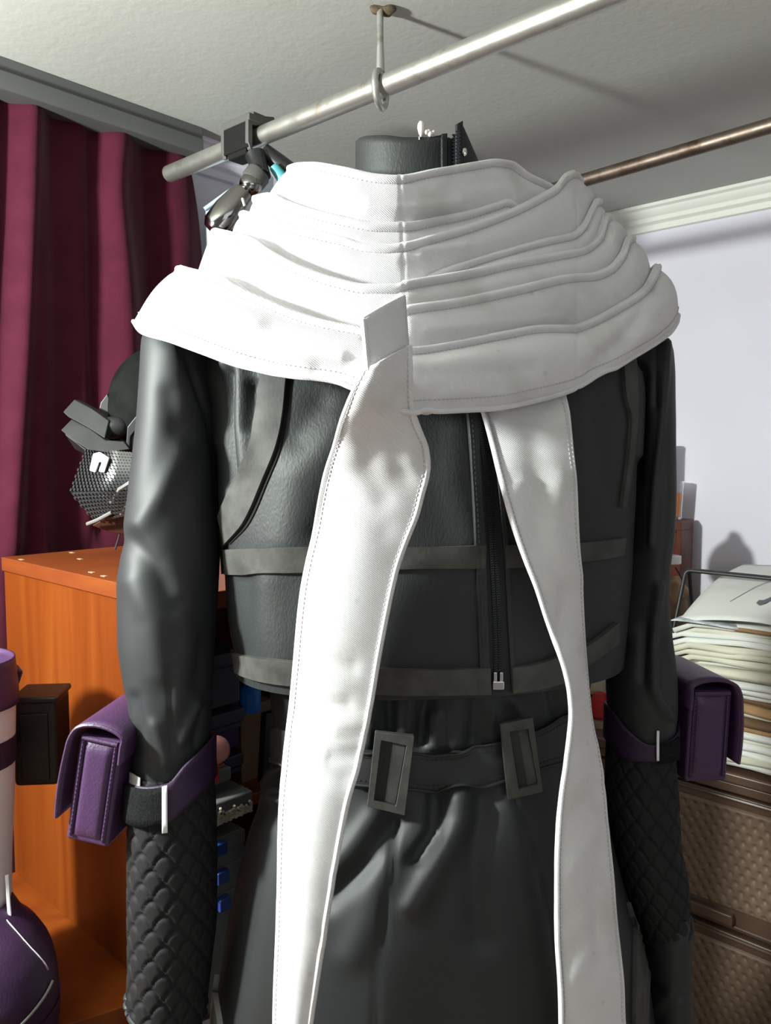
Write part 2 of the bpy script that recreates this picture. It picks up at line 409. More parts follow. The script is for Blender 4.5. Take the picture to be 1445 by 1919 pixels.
# curtain: velvet sheet with deep folds
cu0 = LW-A*0.04
s_r = np.dot(onP(388, 440, cu0, nL)-cu0, B)
NU, NV = 420, 60
U = np.linspace(-1.1, s_r, NU); ztop, zbot = CZ-0.030, 0.35
Vv = np.linspace(0, 1, NV)
P = np.zeros((NU, NV, 3))
for j, v in enumerate(Vv):
    z = ztop+(zbot-ztop)*v
    gather = np.exp(-v*14)
    u = U.copy()
    edge = np.clip((u-(s_r-0.16))/0.16, 0, 1)
    u = u-edge**1.5*0.055*np.exp(-(v*13)**1.0)                # the top corner is drawn in
    k = u*30+1.2*np.sin(u*9+1)+v*1.2*np.sin(u*5)
    amp = 0.009+0.005*np.sin(u*7+2)
    d = amp*(np.abs(np.sin(k*0.5+.3))**0.8*2-1)+0.006*np.sin(k*2.1+v*2)
    d = d*(0.45+0.55*min(1, v*6))-0.01*gather
    P[:, j] = cu0[None]+u[:, None]*B[None]-A[None]*d[:, None]
    P[:, j, 2] = z
Nn = np.broadcast_to(-A, P.shape)
P = folds(P, Nn, [([(58, 190), (50, 400), (38, 700), (20, 1040)], 20, .020), ([(100, 200), (105, 600), (110, 1040)], 18, -.010),
                  ([(140, 215), (148, 500), (165, 1000)], 16, .008), ([(222, 235), (208, 350), (232, 560), (250, 1000)], 24, .024),
                  ([(180, 235), (180, 600), (195, 1000)], 18, -.012), ([(275, 260), (282, 430), (300, 700)], 20, -.012), ([(335, 300), (350, 450), (340, 700)], 30, .010),
                  ([(8, 180), (4, 500), (0, 900)], 16, -.010)])
P += Nn*(vnoise(P*np.array([1, 1, .25]), 14, 77)*.003)[..., None]
ct = tag(grid('curtain', P, M['velvet'], solid=0.003, off=0), 'burgundy velvet curtain hanging in deep folds along the left wall', 'curtain')

# ------------------------------------------------------------------ pipes, eye bolt, clamp
def pipe(name, label, a, b_, r, mat, inner=0.8):
    d = b_-a; L = np.linalg.norm(d); d = d/L
    t = thing(name, label, 'pipe', a)
    MB().lathe(a, [(r*inner, 0.0), (r, 0.0), (r, L), (r*inner, L), (r*inner, 0.02)], 36, d).build('tube', mat, t, smooth=True)
    MB().lathe(a+d*0.004, [(0.0001, 0), (r*inner, 0)], 24, d).build('plug', M['rust_putty'], t, smooth=True)
    return t
R1Z = EYE+0.518
ra, rb = onZ(317, 326, R1Z), onZ(1800, -283, R1Z); r1d = (rb-ra)/np.linalg.norm(rb-ra)
R1R = 0.0148
pipe('clothes_rail', 'bright steel pipe rail hung from the ceiling by the eye bolt', ra, rb, R1R, M['steel'])
R2Z = EYE+0.45
r2a, r2b = onZ(640, 471, R2Z), onZ(1600, 190, R2Z)
pipe('clothes_rail', 'brown rusty pipe rail behind the white scarf on the right', r2a, r2b, 0.0108, M['rusty'])

eb = thing('eye_bolt', 'galvanised eye bolt screwed into the ceiling with the steel rail through its ring', 'bolt', onZ(712, 14, CZ))
top = onZ(712, 14, CZ); rc = onZ(713, 163, R1Z)
ringn = r1d*0.93+np.array([0.2, 0.3, 0]); ringn /= np.linalg.norm(ringn)
ru = np.cross(ringn, Z3); ru /= np.linalg.norm(ru); rv = np.cross(ru, ringn)
RR = 0.0235
rc2 = rc-Z3*0.004
ring = [rc2+RR*(ru*math.sin(a)+rv*math.cos(a)) for a in np.linspace(0, 2*PI, 40)[:-1]]
MB().tube(ring, 0.0048, 12, closed=True).build('ring', M['bolt'], eb, smooth=True)
MB().tube([top+Z3*0.002, top*0.5+(rc2+rv*RR)*0.5, rc2+rv*RR], [.0048, .0048, .0062], 12).build('shank', M['bolt'], eb, smooth=True)
def blob(c, r, n=10, m=8, seed=0, amp=.3, sc=(1, 1, 1)):
    V = []; rs = np.random.RandomState(seed)
    th = np.linspace(0, PI, m); ph = np.linspace(0, 2*PI, n, endpoint=False)
    k = [(rs.normal(size=3)*1.6, rs.uniform(0, 6)) for _ in range(4)]
    P_ = np.array([[[math.sin(t)*math.cos(p), math.sin(t)*math.sin(p), math.cos(t)] for t in th] for p in ph])
    g = 1+amp*sum(np.sin(P_@a*1.5+b_) for a, b_ in k)/3
    return np.array(c)+P_*g[..., None]*r*np.array(sc)
def blobobj(name, c, r, mat, parent=None, n=24, m=16, seed=0, amp=.15, sc=(1, 1, 1), **kw):
    return grid(name, blob(c, r, n, m, seed, amp, sc), mat, parent, cu=True, flip=True, **kw)
blobobj('filler', top+np.array([.006, .002, -.003]), .013, M['rust_putty'], eb, seed=3, amp=.4, sc=(1.25, .8, .5), label='crumbling rusty filler round the hole')

# clamp on the rail
cc = onZ(468, 263, R1Z)
cl = thing('clamp_mount', 'dark grey clamp mount with a ball joint gripping the left end of the steel rail', 'clamp', cc)
side = np.cross(r1d, Z3)                       # horizontally across the rail
if side[1] > 0: side = -side                   # towards the camera
ax = r1d
fw = side
MB().box(cc+Z3*.021+fw*.004, ax*.036, fw*.026, Z3*.006).build('upper_jaw', M['grey_plastic'], cl, bevel=.002)
MB().box(cc+Z3*.030-fw*.002, ax*.030, fw*.018, Z3*.004).build('jaw_rib', M['grey_plastic'], cl, bevel=.0015)
MB().prism([cc+ax*.034+fw*a+Z3*b_ for a, b_ in ((-.030, .026), (-.024, .036), (.0, .030), (.03, .024), (.031, -.018), (.026, -.03), (.0215, -.03), (.0215, .010), (-.02, .018))], -ax*.008).build('side_cheek', M['grey_plastic'], cl, bevel=.0012)
MB().prism([cc-ax*.030+fw*a+Z3*b_ for a, b_ in ((-.026, .018), (.0, .028), (.03, .024), (.031, -.018), (.026, -.03), (.0215, -.03), (.0215, .010), (-.02, .016))], -ax*.008).build('side_cheek', M['grey_plastic'], cl, bevel=.0012)
MB().box(cc+fw*.026-Z3*.006, ax*.032, fw*.004, Z3*.020).build('front_plate', M['rubber'], cl, bevel=.002)
MB().box(cc+fw*.012-Z3*.028, ax*.024, fw*.016, Z3*.007).build('lower_jaw', M['rubber'], cl, bevel=.003)
dc = cc[1]-.03
MB().tube([W(478, 290, dc), W(486, 312, dc-.005), W(488, 330, dc-.01)], [.017, .014, .017], 18).build('neck', M['black_plastic'], cl, smooth=True)
MB().tube([W(494, 283, dc+.01), W(520, 304, dc+.012), W(560, 335, dc+.015)], [.013, .015, .016], 14).build('lever', M['black_plastic'], cl, smooth=True)
MB().lathe(W(488, 322, dc-.015), [(.017, 0), (.020, .004), (.020, .02), (.014, .026)], 28, W(455, 362, dc-.02)-W(488, 322, dc-.015)).build('socket', M['grey_plastic'], cl, smooth=True)
blobobj('ball', W(470, 347, dc-.022), .0185, M['chrome'], cl, 32, 20, amp=0)
d2 = W(425, 405, dc-.03)-W(462, 356, dc-.025)
MB().lathe(W(462, 356, dc-.025), [(.012, 0), (.02, .006), (.022, .02), (.026, .045), (.026, .075), (.02, .085)], 28, d2).build('arm', M['chrome'], cl, smooth=True, label='smoky glossy tube below the ball')
MB().tube([W(455, 372, dc-.05), W(459, 386, dc-.05)], .003, 8).build('screw', M['nickel'], cl, smooth=True)
MB().tube([W(513, 312, dc-.005), W(530, 335, dc-.005)], [.008, .010], 12).build('end_cap', M['teal'], cl, smooth=True, label='teal cap')

# ------------------------------------------------------------------ cabinet, desk and what stands in and on them
Cw = onP(2, 1044, LW-A*0.085, nL); CTZ = Cw[2]
Nc = onZ(338, 1119, CTZ); dcab = np.dot(Cw-Nc, A)          # cabinet depth, wall to front
DZ = EYE-0.70                                               # desk top
def cb(a, b_, z): return np.array([*(Cw-A*a+B*b_)[:2], z])  # a out from the wall, b along the wall
cab = thing('cabinet', 'orange cherry wood cabinet with a plain end panel in front of the burgundy curtain', 'cabinet', cb(dcab/2, .3, DZ))
def panel(name, a0, a1, b0, b1, z0, z1, mat, par, bev=.0012, **kw):
    return MB().box(cb((a0+a1)/2, (b0+b1)/2, (z0+z1)/2), A*(a1-a0)/2, B*(b1-b0)/2, Z3*(z1-z0)/2).build(name, mat, par, bevel=bev, **kw)
TE = .022
panel('end_panel', 0, dcab, .004, .022, DZ, CTZ-TE, M['orange_wood'], cab)
panel('top_panel', 0, dcab, 0, .62, CTZ-TE, CTZ, M['orange_edge'], cab)
panel('back_panel', 0, .012, .022, .61, DZ, CTZ-TE, M['orange_wood'], cab)
panel('end_panel', 0, dcab, .592, .61, DZ, CTZ-TE, M['orange_wood'], cab)
panel('bottom_panel', .012, dcab, .022, .592, DZ, DZ+.018, M['orange_edge'], cab)
panel('shelf', .012, dcab-.02, .022, .592, DZ+.235, DZ+.25, M['orange_edge'], cab)
for i, (x, y) in enumerate([(40, 1049), (172, 1073), (195, 1080), (150, 1048), (135, 1036)]):
    c = onZ(x, y, CTZ)
    panel_o = MB().box(c+Z3*.0004, A*.006, B*.0025, Z3*.0004).build('pale_scuff', M['gauze'], cab)

# desk top the cabinet stands on
dp = [onZ(134, 1918, DZ), onZ(240, 1884, DZ)]
dd = dp[1]-dp[0]
e1 = dp[1]+dd/np.linalg.norm(dd)*0.16; e2 = e1+B*.66
c0 = dp[0]-dd/np.linalg.norm(dd)*.02
c1 = c0-A*.24; c2 = c1-B*.55
wl = lambda p: p+A*(np.dot(Cw-p, A))
dk = thing('desk', 'orange wooden desk top below the cabinet end panel', 'desk', flat([e1], DZ-.03)[0])
MB().prism(flat([c2, c1, c0, e1, e2, wl(e2), wl(c2)], DZ-.025), (0, 0, .025)).build('desk_top', M['orange_wood'], dk, bevel=.0015)
for p_ in (c2+A*.05+B*.04, e2+A*.04-B*.05, wl(c2)-A*.05+B*.04, wl(e2)-A*.05-B*.05, c1+A*.05-B*.05):
    MB().box(np.array([p_[0], p_[1], (DZ-.025)/2]), A*.02, B*.02, Z3*(DZ-.025)/2).build('leg', M['orange_wood'], dk, bevel=.002)

# pale blue box standing on the cabinet behind the clamp
bbp = onP(452, 420, LW-A*.14, nL)
pb = thing('storage_box', 'tall pale blue box standing between the curtain edge and the clamp mount', 'box', np.array([*bbp[:2], CTZ]))
yb = 1.62
tl, tr, tb = W(383, 385, yb), W(480, 314, yb+.02), None
bl_, br_ = tl.copy(), tr.copy(); bl_[2] = CTZ; br_[2] = CTZ
MB().prism([bl_, br_, tr, tl], np.array([.03, .05, 0])).build('body', M['pale_blue'], pb, bevel=.004)
MB().tube([W(383, 392, yb-.003), W(480, 321, yb+.017)], .004, 8).build('rim', M['pale_blue'], pb, smooth=True)

# --- storage boxes inside the open cabinet front
fd = lambda off: (Nc-A*0+A*off)                       # a plan point on the front plane, moved in by off
def fpt(px, py, off=.03): return onP(px, py, fd(off), nL)
def sbox(name, label, cat, x0, x1, y0, y1, mat, off=.03, depth=.16, lid=None, z0=None, grp=None, top_taper=0.0, bev=.004):
    a = fpt(x0, y1, off); b_ = fpt(x1, y1, off); zt = fpt((x0+x1)/2, y0, off)[2]; zb = a[2] if z0 is None else z0
    t = thing(name, label, cat, np.array([(a[0]+b_[0])/2, (a[1]+b_[1])/2, zb]), grp)
    c = (a+b_)/2; c[2] = (zb+zt)/2; hw = np.linalg.norm((b_-a)[:2])/2; hh = (zt-zb)/2
    body = MB().box(c+A*depth/2, B*hw, A*depth/2, Z3*hh)
    if top_taper:
        for i in range(4): body.v[i] = tuple(np.array(body.v[i])+(c+A*depth/2-np.array(body.v[i]))*np.array([top_taper, top_taper, 0]))
    body.build('body', mat, t, bevel=bev)
    if lid is not None:
        MB().box(c+A*depth/2+Z3*(hh-.006), B*(hw+.005), A*(depth/2+.005), Z3*.008).build('lid', lid, t, bevel=.002)
        MB().box(c+A*depth/2+Z3*(hh-.020), B*(hw+.002), A*(depth/2+.002), Z3*.003).build('rib', lid, t, bevel=.001)
    return t, c, hw, hh
SH = DZ+.25
sbox('storage_box', 'smoky plastic storage box with ribbed lid, topmost of the stack beside the black jacket', 'box', 372, 452, 1228, 1338, M['smoke'], lid=M['smoke'])
sbox('storage_box', 'violet plastic storage box with ribbed lid under the smoky box beside the black jacket', 'box', 372, 450, 1340, 1424, M['smoke_purple'], lid=M['smoke'], off=.035)
sbox('storage_box', 'dark blue plastic storage box lowest in the stack beside the jacket', 'box', 372, 448, 1426, 1462, M['blue'], lid=M['smoke'], off=.045)
t, c, hw, hh = sbox('plastic_tray', 'cloudy plastic tray with a brown filling behind the left forearm', 'tray', 372, 436, 1446, 1486, M['clear_box'], off=-.0, depth=.04)
MB().box(c+Z3*(hh+.001)+A*.02, B*(hw-.006), A*.014, Z3*.002).build('filling', M['cardboard'], t, bevel=.001)
t, c, hw, hh = sbox('bead_box', 'cloudy plastic box of beige beads behind the left forearm', 'box', 366, 476, 1500, 1566, M['clear_box'], off=-.02, depth=.14)
mb = MB()
for i in range(240):
    a = random.uniform(-1, 1)*(hw-.004); zz = -hh+.003+abs(random.gauss(0, .5))*.012
    p_ = c+B*a+Z3*zz-A*.0015
    mb.lathe(p_-Z3*.002, [(.0001, 0), (.0016, .0006), (.0022, .002), (.0016, .0034), (.0001, .004)], 6)
mb.build('beads', M['beads'], t, smooth=True, kind='stuff')
t, c, hw, hh = sbox('small_drawer_organizer', 'cloudy plastic organizer with three blue drawer pulls behind the left forearm', 'organizer', 366, 462, 1570, 1740, M['clear_box'], off=-.02, depth=.14, z0=DZ+.018)
for y in (1578, 1630, 1680):
    a = fpt(366, y+42, -.021); b_ = fpt(460, y+42, -.021); zt = fpt(412, y-6, -.021)[2]; cc_ = (a+b_)/2; cc_[2] = (a[2]+zt)/2
    dr = MB().box(cc_+A*.001, B*(np.linalg.norm(b_-a)/2-.003), A*.002, Z3*(zt-a[2])/2*.9).build('drawer', M['clear_box'], t, bevel=.001)
    pc = fpt(411+(y-1578)*.07, y+12, -.026)
    MB().box(pc, B*.0085, A*.006, Z3*.008).build('pull', M['blue'], dr, bevel=.002, label='blue pull')
sbox('cardboard_box', 'brown cardboard box standing beside the stack of smoky boxes', 'box', 453, 512, 1318, 1480, M['cardboard'], off=.06, depth=.08, bev=.001)
t = thing('plastic_bottle', 'bright blue plastic bottle under the left hem of the jacket', 'bottle', fpt(468, 1332, .05))
ctr = fpt(468, 1332, .05); hz = fpt(468, 1268, .05)[2]-ctr[2]
MB().lathe(ctr, [(.001, 0), (.015, 0), (.0155, .004), (.0155, hz*.6), (.010, hz*.72), (.007, hz*.75), (.007, hz*.8)], 20).build('body', M['bright_blue'], t, smooth=True)
MB().lathe(ctr+Z3*hz*.8, [(.0085, 0), (.0085, hz*.2), (.001, hz*.2)], 16).build('cap', M['bright_blue'], t, smooth=True)
a = fpt(492, 1470, .02); hz = fpt(502, 1338, .02)[2]-a[2]
t = thing('metal_bar', 'black bar leaning upright beside the brown cardboard box', 'bar', a)
MB().prism([a, a+B*.018, a+B*.026+Z3*hz, a+B*.008+Z3*hz], A*.012).build('bar', M['black_plastic'], t, bevel=.001)
MB().lathe(a+B*.022+Z3*(hz+.002), [(.0025, 0), (.0025, .004), (.0005, .006)], 10).build('tip', M['nickel'], t, smooth=True)
pk = fpt(404, 1405, -.045)
t = thing('foam_ball', 'pink foam ball peeking out behind the left purple strap', 'ball', pk)
blobobj('ball', pk, .0165, M['pink'], t, 20, 14, amp=.08)
MB().lathe(pk-Z3*.038, [(.004, 0), (.004, .024)], 10).build('stem', M['red_cloth'], t, smooth=True)

# ------------------------------------------------------------------ mask on the cabinet
MD = 1.16
mz = W(262, 1060, MD)
mk_ = thing('helmet', 'black armoured helmet with angled visor plates and a mesh muzzle on the cabinet', 'helmet', np.array([mz[0], mz[1], CTZ]))
hc = W(302, 772, MD+.05)
blobobj('head_form', hc, .098, M['felt'], mk_, 36, 24, seed=5, amp=.02, sc=(.80, .85, 1.0))
MB().lathe(np.array([hc[0], hc[1], CTZ]), [(.001, 0), (.062, 0), (.062, .008), (.016, .014), (.014, .1), (.018, hc[2]-CTZ-.08)], 32).build('stand', M['black_plastic'], mk_, smooth=True)
def pprism(pts, depth, ext, name, mat, par, bevel=.0015, **kw):     # slab whose face follows points (px, py, depth)
    return MB().prism([W(x, y, depth+(dz or 0)) for x, y, dz in pts], ext).build(name, mat, par, bevel=bevel, **kw)
ex = np.array([.004, .012, 0])
pprism([(117, 772, .0), (139, 748, .012), (172, 766, .004), (204, 788, -.012), (196, 822, -.024), (165, 802, -.012), (128, 782, -.002)], MD-.02, ex, 'visor_plate', M['mask_plate'], mk_)
pprism([(113, 806, -.004), (134, 785, .010), (168, 803, -.002), (198, 825, -.022), (232, 827, -.02), (244, 842, -.02), (200, 848, -.034), (164, 843, -.02), (138, 826, -.012)], MD-.022, ex, 'visor_plate', M['mask_plate'], mk_)
pprism([(120, 812, .0), (164, 845, -.012), (196, 852, -.02), (172, 858, .0), (140, 842, .01)], MD-.004, ex, 'under_plate', M['black_plastic'], mk_)
pprism([(196, 786, .0), (250, 784, .0), (252, 840, .0), (194, 838, .0)], MD-.012, np.array([.0, .04, 0]), 'visor_band', M['black_plastic'], mk_)
blobobj('eye_lens', W(214, 802, MD-.015), .021, M['black_plastic'], mk_, 24, 16, amp=.03, sc=(1.1, .8, .8), label='glossy domed eye lens')
pprism([(185, 767, 0), (188, 754, 0), (201, 737, 0), (214, 772, 0), (213, 786, 0), (196, 784, 0)], MD+.01, np.array([.0, .01, 0]), 'brow_spike', M['black_plastic'], mk_)
pprism([(238, 800, 0), (262, 770, 0), (275, 780, 0), (245, 818, 0), (243, 838, 0), (236, 830, 0)], MD-.045, np.array([.0, .01, 0]), 'cheek_plate', M['black_plastic'], mk_)
# mesh muzzle: lattice of small studs on a curved shell
def muzz(u, v):        # u left..right, v top..bottom
    xl = np.interp(v, [0, .62, 1], [163, 133, 180]); xr = np.interp(v, [0, .6, 1], [252, 250, 262]); yl = np.interp(v, [0, .62, 1], [842, 922, 978]); yr = np.interp(v, [0, 1], [850, 958])
    x = xl+(xr-xl)*u; y = yl+(yr-yl)*u
    d = MD-.055*math.sin(min(1, u*1.25+.1)*PI/2)-.012*math.sin(v*PI)+.035*max(0, v-.62)
    return W(x, y, d)
MU = np.array([[muzz(i/20, j/24) for j in range(25)] for i in range(21)])
grid('muzzle', MU, M['black_plastic'], mk_, solid=.0015, off=0)
mn = gnormals(MU); mn *= np.sign(-mn[..., 1:2])
mb = MB()
for i in range(17):
    for j in range(21):
        u, v = (i+.5+(.5 if j % 2 else 0))/17.6, (j+.5)/21
        p_ = muzz(u, v); du = muzz(min(1, u+.02), v)-muzz(max(0, u-.02), v); dv = muzz(u, min(1, v+.02))-muzz(u, max(0, v-.02))
        n = np.cross(du, dv); n /= np.linalg.norm(n); n *= np.sign(-n[1])
        du /= np.linalg.norm(du); dv /= np.linalg.norm(dv)
        mb.box(p_+n*.0024, du*.0022+dv*.0007, dv*.0019, n*.0018)
mb.build('studs', M['mask_mesh'], mk_, kind='stuff')
bm_n = mn[6, 6]
gr = M['silver']
MB().tube([muzz(.55, .80)+bm_n*.002, muzz(.8, .62)+bm_n*.003, W(262, 893, MD-.07)], .0035, 8).build('cord', gr, mk_, smooth=True)
MB().tube([muzz(.62, .98)+bm_n*.002, muzz(.85, .84)+bm_n*.003, W(266, 917, MD-.07)], .0035, 8).build('cord', gr, mk_, smooth=True)
MB().tube([W(164, 982, MD-.02), W(182, 975, MD-.03), W(210, 960, MD-.045)], .003, 8).build('cord', gr, mk_, smooth=True)
pprism([(174, 850, -.014), (186, 847, -.022), (204, 858, -.034), (195, 886, -.036), (184, 884, -.031), (190, 866, -.03), (184, 866, -.028), (178, 886, -.026), (167, 882, -.018)], MD-.034, np.array([.0, .006, 0]), 'white_patch', M['white_plastic'], mk_, label='white n-shaped patch')  # plain white slab for the n-shaped mark on the muzzle
pprism([(172, 985, 0), (225, 955, -.02), (275, 950, -.02), (275, 1000, 0), (238, 1002, .0), (208, 998, .0)], MD-.005, np.array([.0, .05, 0]), 'chin_pad', M['brown'], mk_, label='dark brown chin pad')
MB().tube([W(225, 999, MD+.0), W(222, 1010, MD), W(216, 1030, MD)], .0015, 6).build('wire', M['black_wire'], mk_)

# ------------------------------------------------------------------ white and purple boot with pouch at the left edge
BD = .93
bt = thing('boot', 'white and purple costume boot cut by the left edge of the frame', 'boot', np.array([W(0, 1900, BD)[0], BD, DZ]))
def ringpath(levels, n=40, depth_r=None, wob=0):      # levels: (y, xl, xr, depth, depth radius)
    P_ = []
    for (y, xl, xr, d, rd) in levels:
        a, b_ = W(xl, y, d), W(xr, y, d); c = (a+b_)/2; rx = (b_[0]-a[0])/2
        th = np.linspace(0, 2*PI, n, endpoint=False)
        P_.append(np.stack([c[0]-rx*np.cos(th), c[1]-rd*np.sin(th), np.full(n, c[2])], 1))
    return np.array(P_).transpose(1, 0, 2)
def fine(levels, m):
    L = np.array(levels, float); s = np.linspace(L[0, 0], L[-1, 0], m)
    return np.stack([s]+[smooth_interp(L[:, 0], L[:, k], s) for k in range(1, L.shape[1])], 1)
shaft = [(1235, -260, 14, BD, .065), (1320, -255, 22, BD, .066), (1500, -250, 20, BD, .064), (1640, -242, 15, BD, .062), (1700, -244, 17, BD, .062), (1740, -255, 24, BD-.005, .06)]  # shaft and foot widened unseen past the left edge, to shade the desk
def seg(y0, y1, grow, m):
    L = fine(shaft, 60); s = np.linspace(y0, y1, m); out = []
    for y in s:
        r = [np.interp(y, L[:, 0], L[:, k]) for k in range(1, 5)]
        out.append((y, r[0]-grow, r[1]+grow, r[2], r[3]+grow*BD/F))
    return out
grid('shaft', ringpath(seg(1310, 1740, 0, 24)), M['white_leather'], bt, cu=True)
grid('upper_band', ringpath(seg(1236, 1322, 1.5, 8)), M['purple'], bt, cu=True, label='purple cuff', solid=.003)
grid('stripe', ringpath(seg(1382, 1432, 1.2, 6)), M['purple_dark'], bt, cu=True, label='purple stripe')
MB().tube([W(13, 1640, BD-.015), W(16, 1690, BD-.02), W(20, 1735, BD-.025)], .0022, 6).build('piping', M['white_thread'], bt, smooth=True)
foot = [(1690, -255, 14, BD-.01, .062), (1722, -262, 36, BD-.02, .066), (1760, -200, 62, BD-.03, .080), (1800, -215, 86, BD-.035, .09), (1850, -222, 97, BD-.04, .096), (1890, -224, 100, BD-.04, .098)]
FT = ringpath(fine(foot, 26), 48)
grid('foot', FT, M['purple_dark'], bt, cu=True, label='dark purple rounded foot')
sole = [(1888, -226, 102, BD-.04, .100), (1920, -226, 101, BD-.04, .100), (1955, -222, 97, BD-.04, .097), (1985, -210, 85, BD-.04, .088)]
grid('sole_wrap', ringpath(fine(sole, 14), 48), M['purple_dark'], bt, cu=True)
L = fine(foot, 40)
i0 = 20
def footpt(th, y):
    r = [np.interp(y, L[:, 0], L[:, k]) for k in range(1, 5)]
    a, b_ = W(r[0], y, r[2]), W(r[1], y, r[2]); c = (a+b_)/2
    return c+np.array([(b_[0]-a[0])/2*math.cos(th), -r[3]*math.sin(th), 0])*1.02
MB().tube([footpt(t_, y) for t_, y in zip(np.linspace(.0, 1.3, 20), np.linspace(1838, 1893, 20))], .0016, 6).build('seam', M['silver'], bt, smooth=True, label='pale edge stitching')
wp = np.array([[footpt(t_, y) for t_ in np.linspace(.05, .75, 8)] for y in (1712, 1722, 1735, 1752, 1775, 1800)])
grid('white_insert', np.array([[footpt(tt, yy) for tt, yy in zip(np.linspace(.25+.0*k, .02, 7), np.linspace(1708+k*3, 1815, 7))] for k in range(3)]), M['white_leather'], bt, label='white curved insert', solid=.002)

pt = thing('belt_pouch', 'black box pouch strapped beside the white boot at the left edge', 'pouch', W(80, 1480, 1.0))
def boxpouch(t, cx, topy, boty, x0, x1, depth, dd, mat, face_mat=None, yaw=0.0, flapside=-1, notch=True):
    """upright pouch; its narrow end faces the camera, a flap folds over the top and down one side"""
    a, b_ = W(x0, boty, depth), W(x1, boty, depth); zt = W(cx, topy, depth)[2]; zb = a[2]
    c = np.array([(a[0]+b_[0])/2, depth, (zt+zb)/2]); hw = (b_[0]-a[0])/2; hh = (zt-zb)/2
    R = np.array([math.cos(yaw), math.sin(yaw), 0]); D = np.array([-math.sin(yaw), math.cos(yaw), 0])
    return c, hw, hh, R, D
c, hw, hh, R, D = boxpouch(pt, 75, 1314, 1474, 28, 108, .985, .1, None, yaw=.10)
MB().box(c+D*.03, R*hw, D*.03, Z3*hh).build('body', M['black_leather'], pt, bevel=.006, seg=3)
MB().box(c+D*.03+Z3*(hh+.001), R*(hw+.002), D*.033, Z3*.004).build('lid', M['black_leather'], pt, bevel=.003)
MB().box(c-D*.001-Z3*.004, R*(hw-.010), D*.002, Z3*(hh-.012)).build('end_panel', M['black_leather'], pt, bevel=.002)
MB().prism([W(14, 1252, BD+.03), W(45, 1257, BD+.03), W(32, 1296, BD+.03), W(10, 1318, BD+.03)], np.array([-.02, .03, 0])).build('flap', M['purple'], bt, bevel=.003, label='purple flap at the boot top')

# ------------------------------------------------------------------ brown drawer tower on the right
D0 = np.array([.61, 1.51, 0])
def dpt(px, py, off=0.0): return onP(px, py, D0+B*off, nR)
def dz(t, off, z): p = D0-A*t+B*off; return np.array([p[0], p[1], z])   # t to the right along the front
T0, T1 = -.30, .40
DTZ = EYE-.602
dw = thing('drawer_tower', 'brown plastic drawer tower with woven fronts under the paper piles', 'drawers', dz((T0+T1)/2, .2, 0))
def dbox(name, t0, t1, o0, o1, z0, z1, mat, par, bevel=.003, **kw):
    return MB().box(dz((t0+t1)/2, (o0+o1)/2, (z0+z1)/2), A*(t1-t0)/2, B*(o1-o0)/2, Z3*(z1-z0)/2).build(name, mat, par, bevel=bevel, **kw)
dbox('top', T0-.01, T1+.01, -.014, .40, DTZ-.022, DTZ, M['brown_plastic'], dw, .006)
dbox('top_lip', T0, T1, -.006, .39, DTZ-.042, DTZ-.022, M['brown_plastic'], dw, .004)
dbox('carcass', T0+.005, T1-.005, .02, .38, .02, DTZ-.03, M['brown_plastic'], dw, .004)
zt = DTZ-.048
i = 0
while zt > .2:
    zb = zt-.268
    dr = dbox('drawer', T0+.01, T1-.01, .0, .05, zb+.002, zt, M['brown_plastic'], dw, .005)
    MB().tube([dz(T0+.012, -.002, zt-.006), dz(T1-.012, -.002, zt-.006)], .004, 8).build('upper_rim', M['brown_plastic'], dr, smooth=True)
    # woven relief panel
    wz0, wz1 = zb+.045, zt-.022
    nt_, nz = int((T1-T0-.06)/.0026), int((wz1-wz0)/.0022)
    tt = np.linspace(T0+.03, T1-.03, nt_); zz = np.linspace(wz0, wz1, nz)
    TT, ZZ = np.meshgrid(tt, zz, indexing='ij')
    row = np.floor((ZZ-wz0)/.0165); fz = ((ZZ-wz0)/.0165)%1; ft = (TT/.021+.5*(row % 2)) % 1
    hgt = .0058*(1-np.exp(-((ft-.5)/.20)**2-((fz-.42)/.26)**2))*(.82+.18*np.sin(PI*fz))
    hgt *= np.clip(np.minimum.reduce([TT-tt[0], tt[-1]-TT, ZZ-wz0, wz1-ZZ])/.004, 0, 1)
    PP = (D0[None, None]-A*TT[..., None]-B*(hgt[..., None]+.0012)); PP[..., 2] = ZZ
    grid('woven_panel', PP, M['brown_weave'], dr, flip=True)
    th0 = .045 if i % 2 == 0 else .2
    tc_ = np.dot(dpt(1376, 1745)-D0, -A)
    MB().box(dz(tc_-.075, -.004, zb+.026), A*.075, B*.009, Z3*.011).build('handle', M['brown_plastic'], dr, bevel=.004)
    MB().tube([dz(T0+.012, -.001, zb+.012), dz(T1-.012, -.001, zb+.012)], .0035, 8).build('lower_rim', M['brown_plastic'], dr, smooth=True)
    zt = zb-.006; i += 1

